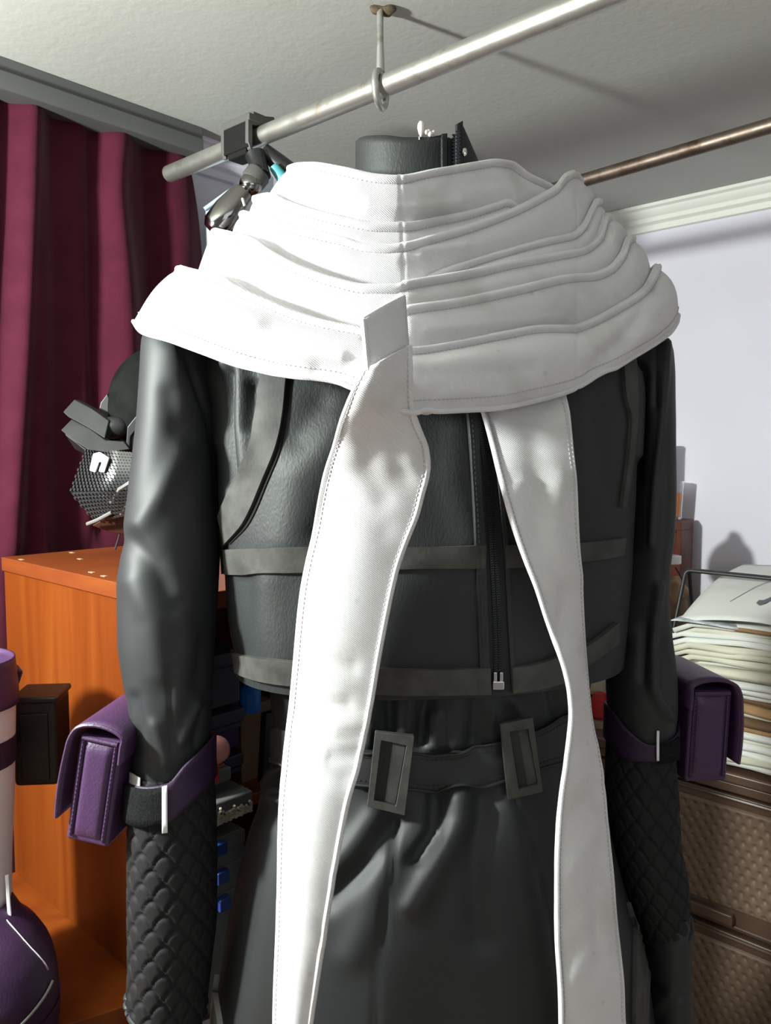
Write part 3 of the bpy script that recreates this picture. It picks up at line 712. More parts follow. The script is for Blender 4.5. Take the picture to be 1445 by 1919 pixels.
# ------------------------------------------------------------------ papers on the drawers
def sheetpile(name, label, t0, t1, o0, o1, z, h, mat, seed, rot=0.0, wob=.002, droop=0.0, cat='papers', n=None, grp='paper piles on the drawer tower', edgecol=None, curl=0.0):
    """a pile of sheets: every layer has its own uneven edge"""
    rs = np.random.RandomState(seed)
    nl = n or max(1, int(h/.0035)); t = thing(name, label, cat, dz((t0+t1)/2, (o0+o1)/2, z), grp)
    cx, cy = (t0+t1)/2, (o0+o1)/2
    for k in range(nl):
        a = rot+rs.normal()*.030*(nl > 1); dx, dy = rs.normal(size=2)*.0065*(nl > 1); ph = rs.uniform(0, 6, 2)
        nu, nv = 14, 10; P_ = np.zeros((nu, nv, 3))
        th = h/nl
        for i in range(nu):
            for j in range(nv):
                u = (i/(nu-1)-.5)*(t1-t0); v = (j/(nv-1)-.5)*(o1-o0)
                uu = u*math.cos(a)-v*math.sin(a)+dx; vv = u*math.sin(a)+v*math.cos(a)+dy
                zz = z+th*(k+1)+wob*(math.sin(u*22+seed)+math.sin(v*17+seed*2))*.5+th*.22*math.sin(u*31+ph[0])*math.sin(v*23+ph[1])-droop*max(0, -u/(t1-t0)*2-.82)/.18-curl*max(0, -v/(o1-o0)*2-.1)**2
                P_[i, j] = dz(cx+uu, cy+vv, zz)
        mm = mat if not isinstance(mat, list) else mat[k % len(mat)]
        grid('sheet', P_, mm, t, flip=True, solid=th*.86, off=-1 if True else 1)
    return t
tl0 = np.dot(dpt(1262, 1300)-D0, -A)
zc = DTZ
spec = [  # height, material, left edge, front offset, label
    (.022, [M['paper'], M['paper_cream']], .05, .010, 'white paper pile lowest on the drawers, right above the brown top'),
    (.026, [M['paper'], M['paper_cream'], M['paper']], .045, .006, 'white paper pile with rolled edges, second above the brown drawers'),
    (.018, [M['kraft'], M['cardboard']], .035, .012, 'brown kraft papers in the middle of the pile beside the right purple pouch'),
    (.016, [M['paper_cream'], M['kraft']], .03, .004, 'cream folder lying on the brown kraft papers'),
    (.020, [M['cardboard'], M['paper']], .035, .016, 'brown and white layers put in for the shaded gap under the white pile beside the right purple pouch'),  # brown layers stand in for the shade between the paper tiers
    (.024, [M['paper'], M['paper']], .03, -.002, 'white paper pile above the shaded gap layers beside the right pouch'),
    (.040, [M['paper_cream'], M['paper'], M['paper_cream'], M['paper_cream']], .0, -.02, 'thick cream pile of pattern sheets with drooping front edges'),
    (.030, [M['paper'], M['paper'], M['paper_cream']], -.005, -.012, 'white wavy sheets on top of the thick cream pile'),
]
for k, (h, mt_, lt, off, lab) in enumerate(spec):
    h *= 1.36
    sheetpile('paper_pile', lab, tl0+lt, tl0+lt+.46, off, off+.30, zc, h, mt_, k+2, rot=random.uniform(-.03, .03), wob=.001+(k > 5)*.003, droop=.0+(k > 5)*.02, n=max(2, int(h/.0095)))
    zc += h+.0008
sheetpile('pattern_sheet', 'bluish printed pattern sheet sticking out under the topmost white sheet', tl0-.006, tl0+.13, -.040, .16, zc+.004, .0022, M['paper_blue'], 21, rot=.06, wob=.003, droop=.006, n=1, cat='paper')
sheetpile('pattern_sheet', 'brown kraft sheet peeking out at the right under the topmost white sheet', tl0+.12, tl0+.34, -.045, .2, zc+.004, .002, M['kraft'], 22, rot=-.05, wob=.002, n=1, cat='paper')
zc += .018
topP = np.zeros((26, 20, 3))
for i in range(26):
    for j in range(20):
        u, v = i/25, j/19
        t_ = tl0+.015+u*.42; o = -.022+v*.36
        z_ = zc+.012+.030*math.sin(min(1, v*1.4)*PI/2)+.032*v-.022*max(0, .35-u)*2+.004*math.sin(u*9+v*3)-.012*(1-v)**2+.012*u
        topP[i, j] = dz(t_, o, z_)
tps = thing('pattern_sheet', 'large curled white sheet lying topmost on the paper piles', 'paper', dz(tl0+.2, .15, zc), 'paper piles on the drawer tower')
grid('sheet', topP, M['paper'], tps, flip=True, solid=.0012)
# grey printed hook shape and a fold line on the sheet
def onsheet(u, v, lift=.0030):
    i = u*25; j = v*19; i0, j0 = int(min(24, i)), int(min(18, j)); fu, fv = i-i0, j-j0
    p_ = topP[i0, j0]*(1-fu)*(1-fv)+topP[i0+1, j0]*fu*(1-fv)+topP[i0, j0+1]*(1-fu)*fv+topP[i0+1, j0+1]*fu*fv
    return p_+Z3*lift
hk = [(.285, .22), (.305, .21), (.325, .25), (.34, .34), (.37, .41), (.42, .45)]
hw_ = [.02, .034, .044, .05, .055, .045]
mb = MB(); V = []
for (u, v), q_ in zip(hk, hw_): V += [onsheet(u, v-q_), onsheet(u, v+q_)]
mb.add(V, [(2*k, 2*k+2, 2*k+3, 2*k+1) for k in range(len(hk)-1)]).build('printed_shape', M['ink'], tps, label='dark grey printed hook shape')
MB().tube([onsheet(.17, .20), onsheet(.22, .42), onsheet(.27, .6)], .0005, 5).build('pencil_line', M['ink'], tps)

# ------------------------------------------------------------------ wire tray frame
wt = thing('wire_rack', 'black wire rack frame standing over the white paper pile', 'rack', dz(tl0+.02, .1, DTZ))
tA = np.dot(dpt(1287, 1068, .14)-D0, -A); zr = dpt(1287, 1068, .14)[2]
def rnd(pts, n=6, r=.012):
    pts = [np.array(p, float) for p in pts]; out = [pts[0]]
    for a, b_, c in zip(pts[:-2], pts[1:-1], pts[2:]):
        p = b_+(a-b_)/np.linalg.norm(a-b_)*r; q = b_+(c-b_)/np.linalg.norm(c-b_)*r
        for k in range(n+1):
            s = k/n; out.append((1-s)**2*p+2*s*(1-s)*b_+s*s*q)
    return out+[pts[-1]]
MB().tube(rnd([dz(tA-.022, .03, DTZ), dz(tA, .135, zr), dz(T1-.02, .135, zr), dz(T1-.0, .03, DTZ)]), .0042, 10).build('front_frame', M['black_wire'], wt, smooth=True)
MB().tube(rnd([dz(tA-.004, .25, DTZ), dz(tA+.003, .146, zr), dz(T1-.02, .146, zr), dz(T1, .25, DTZ)]), .0042, 10).build('rear_frame', M['black_wire'], wt, smooth=True)

# ------------------------------------------------------------------ small red-brown shelf, cup and odds and ends by the right wall
SO = -.10
def spt(px, py, off=SO): return onP(px, py, RWp+B*off, nR)
sc_ = spt(1277, 976)
SHZ = sc_[2]
ws = thing('wooden_shelf', 'small red-brown wooden shelf box against the lavender wall behind the right sleeve', 'shelf', np.array([sc_[0], sc_[1], DTZ]))
SR = sc_
def sb(t, o, z): p = SR+A*t+B*o; return np.array([p[0], p[1], z])
def sbx(name, t0, t1, o0, o1, z0, z1, mat=M['red_wood']): return MB().box(sb((t0+t1)/2, (o0+o1)/2, (z0+z1)/2), A*(t1-t0)/2, B*(o1-o0)/2, Z3*(z1-z0)/2).build(name, mat, ws, bevel=.001)
sbx('top_board', 0, .17, 0, .075, SHZ-.024, SHZ)
sbx('side_board', 0, .013, 0, .075, DTZ, SHZ-.024)
sbx('side_board', .157, .17, 0, .075, DTZ, SHZ-.024)
sbx('back_board', .013, .157, .066, .075, DTZ, SHZ-.024)
sbx('lower_board', .013, .157, 0, .066, DTZ, DTZ+.018)
cpz = np.array([*spt(1262, 976, SO+.038)[:2], SHZ])
dcp = cpz[1]; r1 = 18*dcp/F; hcup = 71*dcp/F
cu = thing('drinking_glass', 'clear glass holding orange candle wax on the small red-brown shelf', 'glass', cpz)
MB().lathe(cpz+Z3*.0005, [(.001, 0), (r1*.82, 0), (r1, hcup), (r1-.0022, hcup), (r1*.82-.0016, .006), (.001, .006)], 32).build('glass', M['glass'], cu, smooth=True)
MB().lathe(cpz+Z3*.0072, [(.001, 0), (r1*.82-.0026, 0), (r1*.95-.003, hcup*.62), (.001, hcup*.62)], 32).build('wax', M['orange_fill'], cu, smooth=True, label='orange wax')
# unseen carton added behind the sleeve for its shadow on the wall
cz = np.array([*spt(1236, 976, SO+.030)[:2], SHZ])
ca = thing('carton', 'unseen upright carton, added for its wall shadow, on the small red-brown shelf behind the right sleeve', 'carton', cz)
MB().box(cz+Z3*.090, A*.022, B*.022, Z3*.090).build('body', M['white_plastic'], ca, bevel=.002)
MB().box(cz+Z3*.184, A*.023, B*.023, Z3*.004).build('lid', M['white_plastic'], ca, bevel=.002)
tb_ = dpt(1262, 1085, .24)
tb2 = np.array([tb_[0], tb_[1], DTZ])
tbn = thing('cloth_bundle', 'tan cloth bundle between the right sleeve and the wire rack', 'bundle', tb2)
hb = tb_[2]-DTZ
tall = W(1210, 1000, 1.715); tall[2] = DTZ  # unseen tall top added to the bundle for its rounded wall shadow
th_ = W(1210, 975, 1.715)[2]-DTZ
grid('shadow_roll', blob(tall+Z3*(th_*.5), .05, 40, 30, 9, .10, (1.0, .8, th_*.5/.05)), M['gauze'], tbn, cu=True, flip=True)
blobobj('knot', tall+Z3*(th_+.004)+np.array([.012, 0, 0]), .016, M['gauze'], tbn, 20, 14, 3, .2)  # bump on the added top, shaping its shadow's outline
blobobj('shadow_fold', tall+Z3*(th_-.05), .056, M['gauze'], tbn, 36, 24, 12, .16, (1, .8, .9))
grid('roll', blob(tb2+Z3*(hb*.5), .06, 36, 24, 4, .16, (.62, .62, hb*.5/.06)), M['gauze'], tbn, cu=True, flip=True)
blobobj('fold', tb_+np.array([.0, -.01, -.03]), .035, M['gauze'], tbn, 30, 20, 8, .25, (.8, .8, 1.0))
MB().tube([dpt(1266, 1063, .2), dpt(1274, 1076, .2), dpt(1282, 1095, .2)], .002, 6).build('strap', M['brown'], tbn, smooth=True)
tpz = dpt(1258, 1046, .24)
tp_ = thing('tape_roll', 'pale lavender roll lying on top of the tan cloth bundle', 'tape', tpz)
MB().lathe(tpz-Z3*.012, [(.012, 0), (.022, 0), (.022, .018), (.012, .018), (.012, 0)], 28).build('roll', M['white_plastic'], tp_, bevel=.0012)

# odds and ends on the drawers seen between the scarf end and the right sleeve
jp = dpt(1112, 1292, .12); jz = np.array([jp[0], jp[1], DTZ])
def hz_of(px, py, p): return EYE-(py-HOR)/F*p[1]
ja = thing('jar', 'cream lidded jar seen under the right hem of the jacket', 'jar', jz)
jt = W(1112, 1238, jp[1])[2]-DTZ; jm = W(1112, 1292, jp[1])[2]-DTZ
MB().lathe(jz, [(.001, 0), (.034, 0), (.036, .004), (.036, jm), (.001, jm)], 32).build('body', M['smoke'], ja, smooth=True)
MB().lathe(jz+Z3*jm, [(.001, 0), (.040, 0), (.040, (jt-jm)*.8), (.036, jt-jm), (.001, jt-jm)], 32).build('lid', M['cream'], ja, smooth=True)
rp = dpt(1122, 1400, .06); rz = np.array([rp[0], rp[1], DTZ])
rh = W(1122, 1305, rp[1])[2]-DTZ
rd = thing('spool', 'red thread spool on the drawers behind the scarf end', 'spool', rz)
MB().lathe(rz, [(.001, 0), (.026, 0), (.026, .012), (.012, .016), (.001, .016)], 24).build('base', M['gauze'], rd, smooth=True)
MB().lathe(rz+Z3*.014, [(.012, 0), (.022, .01), (.023, rh*.6), (.012, rh*.9), (.001, rh*.9)], 24).build('thread', M['red_cloth'], rd, smooth=True)

# ------------------------------------------------------------------ costume: body surfaces
YC = 0.88
YAW = math.radians(9)
def bodyrings(levels, m, n=260, ex=2.35, yc=YC):
    L = fine(levels, m); th = np.linspace(0, 2*PI, n, endpoint=False); P_ = np.zeros((n, m, 3))
    R = np.array([math.cos(YAW), math.sin(YAW)]); N = np.array([math.sin(YAW), -math.cos(YAW)])
    for j, (y, xl, xr, b) in enumerate(L):
        l, r = W(xl, y, yc-.03), W(xr, y, yc+.03); cx = (l[0]+r[0])/2; a = (r[0]-l[0])/2; z = W(790, y, yc)[2]
        cu_, su_ = np.cos(th), np.sin(th)
        u = -a*np.sign(cu_)*np.abs(cu_)**(2/ex); v = b*np.sign(su_)*np.abs(su_)**(2/ex)
        P_[:, j, 0] = cx+u*R[0]+v*N[0]; P_[:, j, 1] = yc+u*R[1]+v*N[1]; P_[:, j, 2] = z
    return P_
def outn(P_):
    n = gnormals(P_, True)
    c = P_.mean(0, keepdims=True); s = np.sign(((P_-c)*n).sum(-1, keepdims=True)); s[s == 0] = 1
    return n*s
def bvh_of(P_, cu_=True):
    nu, nv = P_.shape[:2]
    return BVHTree.FromPolygons([Vector(p) for p in P_.reshape(-1, 3)], grid_faces(nu, nv, cu_))
ORG = Vector((0, 0, EYE))
def hit(bv, px, py, yfall=.84):
    d = Vector(ray(px, py)).normalized()
    h, n, _, _ = bv.ray_cast(ORG, d)
    if h is None:
        h, n, _, _ = bv.find_nearest(Vector(W(px, py, yfall)))
    n = np.array(n)
    h = np.array(h)
    if np.dot(n, h-np.array(ORG)) > 0: n = -n
    return h, n
def slab_mesh(name, Po, Pi, mat, parent, bevel=0, **kw):
    nu, nv = Po.shape[:2]; V = list(Po.reshape(-1, 3))+list(Pi.reshape(-1, 3)); k = nu*nv
    Fc = [tuple(q[::-1]) for q in grid_faces(nu, nv)]+[tuple(x+k for x in q) for q in grid_faces(nu, nv)]
    bd = [(i, 0) for i in range(nu)]+[(nu-1, j) for j in range(1, nv)]+[(i, nv-1) for i in range(nu-2, -1, -1)]+[(0, j) for j in range(nv-2, 0, -1)]
    ids = [i*nv+j for i, j in bd]
    for a, b_ in zip(ids, ids[1:]+ids[:1]): Fc.append((a, b_, b_+k, a+k))
    m = MB().add(V, Fc)
    return m.build(name, mat, parent, smooth=True, bevel=bevel, **kw)
def strip(name, bv, e0, e1, lift, mat, parent, nu=40, nv=6, sink=.004, bevel=0, dome=0.0, **kw):
    a, b_ = resample(e0, nu), resample(e1, nu)
    Po = np.zeros((nu, nv, 3)); Pi = np.zeros((nu, nv, 3)); NN = np.zeros((nu, nv, 3))
    H = np.zeros((nu, nv, 3))
    for i in range(nu):
        for j in range(nv):
            p = a[i]+(b_[i]-a[i])*j/(nv-1); H[i, j], NN[i, j] = hit(bv, *p)
    for _ in range(3):                                # even out the normals
        NN[1:-1] = (NN[:-2]+NN[1:-1]*2+NN[2:])/4; NN[:, 1:-1] = (NN[:, :-2]+NN[:, 1:-1]*2+NN[:, 2:])/4
    NN /= np.linalg.norm(NN, axis=-1, keepdims=True)
    d = dome*np.sin(np.linspace(0, PI, nv))[None, :, None]
    Po = H+NN*(lift+d); Pi = H-NN*sink
    return slab_mesh(name, Po, Pi, mat, parent, bevel, **kw), Po, NN
def stitches(name, path, nrm, mat, parent, step=.0045, ln=.0026, r=.0005, **kw):
    p = np.array(path); s = np.r_[0, np.cumsum(np.linalg.norm(np.diff(p, axis=0), axis=1))]
    mb = MB(); nn = np.array(nrm)
    for t_ in np.arange(step/2, s[-1], step):
        c = np.array([np.interp(t_, s, p[:, k]) for k in range(3)]); c2_ = np.array([np.interp(min(s[-1], t_+.0005), s, p[:, k]) for k in range(3)])
        n = np.array([np.interp(t_, s, nn[:, k]) for k in range(3)]); n /= np.linalg.norm(n)+1e-9
        d = c2_-c
        if np.linalg.norm(d) < 1e-9: continue
        d /= np.linalg.norm(d); q_ = np.cross(d, n)
        mb.box(c+n*r*.4, d*ln/2, q_*r, n*r)
    return mb.build(name, mat, parent, kind='stuff', **kw)

# tunic: waist, gathers and skirt down to the floor
tun_lv = [(1150, 470, 1120, .098), (1300, 502, 1095, .100), (1400, 507, 1085, .108), (1440, 498, 1093, .116), (1500, 472, 1112, .132), (1560, 452, 1128, .142), (1650, 432, 1152, .153),
          (1750, 413, 1178, .161), (1840, 401, 1198, .166), (1930, 393, 1214, .170), (2300, 365, 1255, .185), (3420, 320, 1300, .22)]
TU = np.concatenate([bodyrings(tun_lv[:10], 130)[:, :-1], bodyrings(tun_lv[9:], 14)], 1)
TN = outn(TU)
sk = [([(862, 1495), (862, 1535), (835, 1590), (775, 1700)], 22, .013), ([(818, 1490), (815, 1560), (780, 1610)], 13, -.010),
      ([(740, 1540), (700, 1605), (612, 1690)], 22, -.009), ([(700, 1530), (650, 1600), (600, 1650)], 20, .006),
      ([(720, 1610), (690, 1720), (660, 1790)], 30, .006), ([(905, 1500), (890, 1620), (900, 1760)], 26, -.008), ([(960, 1520), (1000, 1700), (1030, 1900)], 30, .006),
      ([(480, 1520), (450, 1700), (420, 1919)], 22, -.004), ([(520, 1560), (490, 1720), (470, 1919)], 40, .004),
      ([(498, 1470), (510, 1450), (530, 1440)], 9, .007), ([(512, 1480), (530, 1462)], 8, -.010), ([(500, 1490), (520, 1502), (545, 1500)], 9, .008),
      ([(742, 1540), (735, 1620), (720, 1700), (712, 1800), (707, 1919), (705, 1990)], 4, -.004), ([(962, 1500), (1000, 1620), (1022, 1700), (1038, 1760), (1060, 1900)], 4, -.003),
      # gathers above the belt
      ([(700, 1310), (690, 1390)], 12, .007), ([(730, 1300), (735, 1380)], 10, -.007), ([(765, 1310), (758, 1370)], 12, .008), ([(800, 1310), (790, 1390)], 9, -.010),
      ([(815, 1340), (812, 1400)], 9, .009), ([(850, 1310), (850, 1390)], 18, .009), ([(890, 1310), (885, 1390)], 8, -.006), ([(925, 1330), (922, 1390)], 10, .006), ([(960, 1310), (985, 1345)], 14, .006), ([(1040, 1300), (1050, 1340)], 12, -.006)]
TU = folds(TU, TN, sk); TU += outn(TU)*vnoise(TU, 22, 3)[..., None]*.0012
tn = thing('tunic', 'long smooth black leatherette tunic gathered at the belted waist under the cropped jacket', 'tunic', np.array([TU[..., 0].mean(), YC, 0]))
grid('skirt', TU, M['satin'], tn, cu=True, flip=True)
BT = bvh_of(TU)
# belt pieces over the gathers
_, bo, bn = strip('belt_strap', BT, [(668, 1403), (760, 1409), (800, 1410), (870, 1403), (931, 1388), (1000, 1368), (1063, 1336), (1090, 1322)], [(660, 1467), (760, 1476), (800, 1478), (870, 1474), (942, 1461), (1012, 1437), (1049, 1426), (1090, 1408)], .006, M['satin'], tn, 60, 8, dome=.001, bevel=.0012)
for j in (0, 7):
    pth = bo[:, 1 if j == 0 else 6]
    MB().tube(bo[:, j]+bn[:, j]*.0004, .0016, 6).build('belt_piping', M['satin'], tn, smooth=True)
    stitches('belt_stitching', pth, bn[:, j], M['thread_dark'], tn, .005, .003)
_, bo, bn = strip('belt_strap', BT, [(500, 1375), (520, 1363), (560, 1376), (610, 1392), (668, 1403)], [(500, 1420), (511, 1424), (550, 1440), (610, 1457), (668, 1467)], .005, M['satin'], tn, 24, 6, dome=.001, bevel=.0012)
MB().tube(bo[:, 5]+bn[:, 5]*.0004, .0016, 6).build('belt_piping', M['satin'], tn, smooth=True)
def buckle(lab, out, inn, lift):
    base = np.array([hit(BT, x, y)[0] for x, y in out]); nn = np.mean([hit(BT, x, y)[1] for x, y in out], 0); nn /= np.linalg.norm(nn)
    dmin = base[:, 1].min()-.010
    out3 = [W(x, y, dmin) for x, y in out]; inn3 = [W(x, y, dmin) for x, y in inn]
    ext = np.array([0, .007, 0]); V = out3+inn3+[p+ext for p in out3]+[p+ext for p in inn3]
    Fc = []
    for i in range(4):
        j = (i+1) % 4
        Fc += [(i, j, 4+j, 4+i), (8+i, 12+i, 12+j, 8+j), (i, 8+i, 8+j, j), (4+i, 4+j, 12+j, 12+i)]
    bk = MB().add(V, Fc).build('buckle', M['foam'], tn, bevel=.0012, label=lab)
    c = [p+ext*.6 for p in inn3]
    mid = [(c[0]+c[1])/2, c[1], c[2], (c[2]+c[3])/2]
    MB().prism(c, ext*.5).build('buckle_back', M['leather'], bk)
    MB().prism([(c[0]*.55+c[1]*.45)-ext*.1, c[1]-ext*.1, c[2]-ext*.1, (c[3]*.55+c[2]*.45)-ext*.1], ext*.3).build('buckle_bar', M['foam'], bk, bevel=.001)
buckle('grey foam buckle left of the skirt seam, lit on its right half', [(703, 1372), (777, 1380), (759, 1529), (688, 1512)], [(715, 1388), (762, 1398), (742, 1512), (701, 1500)], .008)
buckle('darker grey foam buckle tilted the other way under the zip', [(937, 1357), (999, 1345), (1018, 1485), (952, 1500)], [(956, 1372), (990, 1367), (1009, 1471), (973, 1480)], .008)
strip('side_trim', BT, [(1188, 1690), (1186, 1760), (1184, 1919), (1184, 1960)], [(1214, 1712), (1215, 1780), (1210, 1850), (1206, 1960)], .005, M['foam'], tn, 30, 5, label='grey foam side trim')
strip('side_trim', BT, [(376, 1845), (380, 1880), (386, 1919), (390, 1980)], [(404, 1826), (410, 1870), (418, 1919), (424, 1980)], .006, M['tan_strap'], tn, 30, 5, label='pale scuffed side trim')

# jacket
jac_lv = [(545, 560, 1000, .04), (590, 480, 1080, .065), (640, 402, 1168, .088), (700, 389, 1192, .108), (780, 398, 1186, .122), (900, 406, 1178, .133), (1000, 412, 1172, .136), (1100, 420, 1165, .138), (1180, 427, 1158, .139), (1238, 434, 1150, .139)]
JA = bodyrings(jac_lv, 150, 320)
jf = [([(391, 660), (389, 740), (394, 830)], 12, .009), ([(425, 700), (424, 800), (432, 900)], 13, -.012), ([(449, 690), (452, 780), (460, 870)], 16, .006), ([(475, 720), (470, 800)], 10, -.006),
      ([(640, 800), (560, 900), (540, 1010)], 45, .006), ([(600, 760), (560, 820)], 30, -.004), ([(650, 900), (600, 1000)], 26, -.004), ([(860, 800), (850, 900), (880, 1010)], 28, .004), ([(500, 1100), (520, 1230)], 40, .004),
      ([(460, 1090), (450, 1240)], 22, -.005), ([(780, 1100), (760, 1240)], 60, .004), ([(1210, 700), (1195, 850)], 12, .006), ([(1120, 760), (1130, 900)], 25, -.003)]
JA = folds(JA, outn(JA), jf); JA += outn(JA)*vnoise(JA, 26, 5)[..., None]*.0010
jk = thing('jacket', 'cropped black leatherette jacket with grey foam trims and a back zip', 'jacket', np.array([.04, YC, JA[..., 2].min()]))
grid('back', JA, M['leather'], jk, cu=True, flip=True)
BJ = bvh_of(JA)
# hem edge turned under
JH = JA[:, -1]
cJ = JH.mean(0)
grid('hem_facing', np.stack([JH, cJ+(JH-cJ)*.97+Z3*.001, cJ+(JH-cJ)*.95+Z3*.03], 1), M['satin'], jk, cu=True, flip=True)
def trim(lab, e0, e1, lift=.0045, nu=40, mat='foam', nv=6):
    return strip('trim_band', BJ, e0, e1, lift, M[mat], jk, nu, nv, bevel=.0008, label=lab)
trim('curved grey foam shoulder strip left of the scarf tail', [(496, 660), (492, 703), (488, 750), (475, 815), (454, 870), (428, 933), (415, 964), (409, 985)], [(545, 670), (538, 711), (533, 766), (520, 836), (494, 904), (460, 980), (430, 1016), (412, 1034)])
strip('trim_shadow_gap', BJ, [(551, 680), (545, 715), (540, 766), (527, 838), (501, 906), (467, 982), (432, 1020)], [(545, 680), (538, 713), (533, 766), (520, 838), (494, 906), (460, 982), (428, 1018)], .0012, M['rubber'], jk, 40, 3, label='dark strip laid in as the shade along the shoulder strip')  # thin dark strip put in as the shade beside the trim
trim('horizontal grey foam band across the left back panel', [(411, 1030), (480, 1027), (566, 1025), (700, 1026), (800, 1025), (908, 1020.6)], [(414, 1076), (480, 1074), (563, 1072), (700, 1069), (800, 1066.5), (908, 1065)], nu=80)
trim('short grey foam band right of the zip', [(944, 1020.6), (1010, 1019), (1086, 1016), (1140, 1011), (1167, 1007)], [(946, 1065), (1010, 1061), (1086, 1053), (1140, 1046), (1165, 1040)])
trim('grey foam hem band of the left back panel', [(430, 1218), (453, 1226), (544, 1237), (700, 1250.5), (820, 1253), (916, 1249.5)], [(438, 1256), (467, 1268), (541, 1281), (694, 1297), (820, 1300), (917.6, 1299)], .006, 80)
trim('grey foam hem band right of the zip', [(956, 1249.5), (1000, 1242), (1042, 1229), (1101, 1204.6), (1152, 1165)], [(957, 1297), (1010, 1289), (1056, 1276), (1101, 1243), (1152, 1204)], .006)
trim('narrow grey foam shoulder strip by the right sleeve', [(1162, 670), (1164, 690), (1167.5, 740), (1178, 788), (1174, 843), (1160, 950)], [(1186, 665), (1187, 680), (1190, 750), (1188, 805), (1178, 885), (1166, 950)])
# zip
tape_l = [(886, 740), (893, 780), (900, 880), (908, 1025), (914, 1180), (918, 1296)]
tape_r = [(915, 740), (925, 850), (935, 950), (944, 1060), (950, 1180), (957, 1296)]
sft = lambda l, d: [(x+d, y) for x, y in l]
zt_, zo, zn = strip('zip_tape', BJ, sft(tape_l, -1), sft(tape_r, 1), .0012, M['zip'], jk, 60, 5)
plk, po, pn = strip('placket', BJ, sft(tape_l, -19), tape_l, .0042, M['leather'], jk, 60, 4, bevel=.001)
stitches('stitching', po[:, 1], pn[:, 1], M['thread_dark'], jk, .005, .003, .0006)
plk, po, pn = strip('placket', BJ, tape_r, sft(tape_r, 9), .0042, M['leather'], jk, 60, 3, bevel=.001)
zc_ = [(898, 760), (906, 830), (914, 900), (921, 1000), (927, 1100), (931, 1190), (933, 1290)]
_, tl1, tnn = strip('zip_coil', BJ, sft(zc_, -8), sft(zc_, 8), .0022, M['zip'], jk, 70, 5)
for sd in (1, 3):
    mb = MB(); p = tl1[:, sd]; s = np.r_[0, np.cumsum(np.linalg.norm(np.diff(p, axis=0), axis=1))]
    for t_ in np.arange(0, s[-1], .0023):
        c = np.array([np.interp(t_, s, p[:, k]) for k in range(3)]); mb.box(c+np.array([0, -.0006, 0]), (.0016, .0004, .0004), (0, .0008, 0), (0, 0, .00075))
    mb.build('zip_teeth', M['zip_teeth'], zt_, kind='stuff')
sl = hit(BJ, 932, 1280)[0]+np.array([0, -.006, 0])
MB().box(sl, (.0055, 0, 0), (0, .003, 0), (0, 0, .0042)).build('zip_slider', M['nickel'], zt_, bevel=.0012, label='nickel zip slider')
for dx in (-.003, .0028):
    MB().box(sl+np.array([dx, 0, .0082]), (.0016, 0, 0), (0, .0022, 0), (0, 0, .0045)).build('zip_stop', M['nickel'], zt_, bevel=.0008, label='nickel zip end stop')

# standing neck collar of the jacket
def neck(px, py, back=True):
    c = np.clip((px-782)/116, -1, 1); s = math.sqrt(max(0, 1-c*c))
    return W(px, py, .872-.062*s if back else .872+.062*s)
th = np.linspace(0, PI, 60); rows = []
def topy(px): return float(interp([(664, 268), (674, 258), (690, 254), (720, 253), (760, 257), (800, 257), (836, 252), (900, 256)], px))
xs = 782-116*np.cos(np.linspace(.0, np.arccos(-(836-782)/116), 46))
NP = np.array([[neck(x, topy(x)+f*(380-topy(x))) for f in np.linspace(0, 1, 10)] for x in xs])
fr = []
for a in np.linspace(0, PI, 40)[1:-1]:
    x = 782+116*math.cos(PI-a); p0, p1 = neck(666, 268), neck(898, 300)
    zt2 = p0[2]+(p1[2]-p0[2])*a/PI-.01*math.sin(a); fr.append([[W(x, 300, .872)[0], .872+.062*math.sin(a), zt2-f*.05] for f in np.linspace(0, 1, 10)])
grid('neck_stand', NP, M['leather'], jk, solid=.004, flip=True)
grid('neck_stand', np.array(fr), M['leather'], jk, solid=.004)
stitches('stitching', [neck(826, y)+np.array([0, -.001, 0]) for y in np.linspace(258, 330, 12)], np.tile([0, -1., 0], (12, 1)), M['thread_dark'], jk, .004, .0024)
def nstrip(name, x0, x1, y0t, y1t, yb, mat, lift=.001, **kw):
    return grid(name, np.array([[neck(x0+(x1-x0)*u, (y0t+(y1t-y0t)*u)*(1-v)+yb*v)+np.array([0, -lift, 0]) for v in np.linspace(0, 1, 8)] for u in np.linspace(0, 1, 6)]), mat, jk, solid=.003, flip=True, **kw)
nstrip('neck_placket', 828, 838, 253, 252, 330, M['leather'], .003)
nstrip('neck_zip_tape', 840, 850, 258, 262, 340, M['zip'], .001)
nstrip('neck_zip_tape', 855, 866, 240, 234, 340, M['zip'], .010)
nstrip('neck_flap', 868, 897, 240, 306, 345, M['leather'], .004, label='folded-out corner of the neck stand')
mb = MB()
for k in range(24):
    y = 256+k*3.2
    for x in (851, 856): mb.box(neck(x+ (1 if k % 2 else -1), y)+np.array([0, -.013 if x > 853 else -.004, 0]), (.0018, 0, 0), (0, .0012, 0), (0, 0, .0006))
mb.build('neck_zip_teeth', M['zip_teeth'], jk, kind='stuff')
blobobj('neck_tag', neck(868, 293)+np.array([0, -.012, 0]), .0035, M['nickel'], jk, 12, 8, amp=.2, sc=(.8, .4, 1.2))
pn_ = thing('pearl_pin', 'pearl headed pin with pink beads stuck in the top of the black neck stand', 'pin', neck(788, 257))
pc = neck(789, 243)
MB().lathe(pc-Z3*.007, [(.0004, 0), (.0022, .003), (.0036, .008), (.0034, .012), (.0018, .0148), (.0002, .0155)], 18).build('pearl', M['pearl'], pn_, smooth=True)
for x, y, r in ((799, 248, .0026), (806, 251, .0028), (812, 248, .0022), (803, 246, .0022)): blobobj('bead', neck(x, y), r, M['pearl'], pn_, 12, 8, amp=.05)
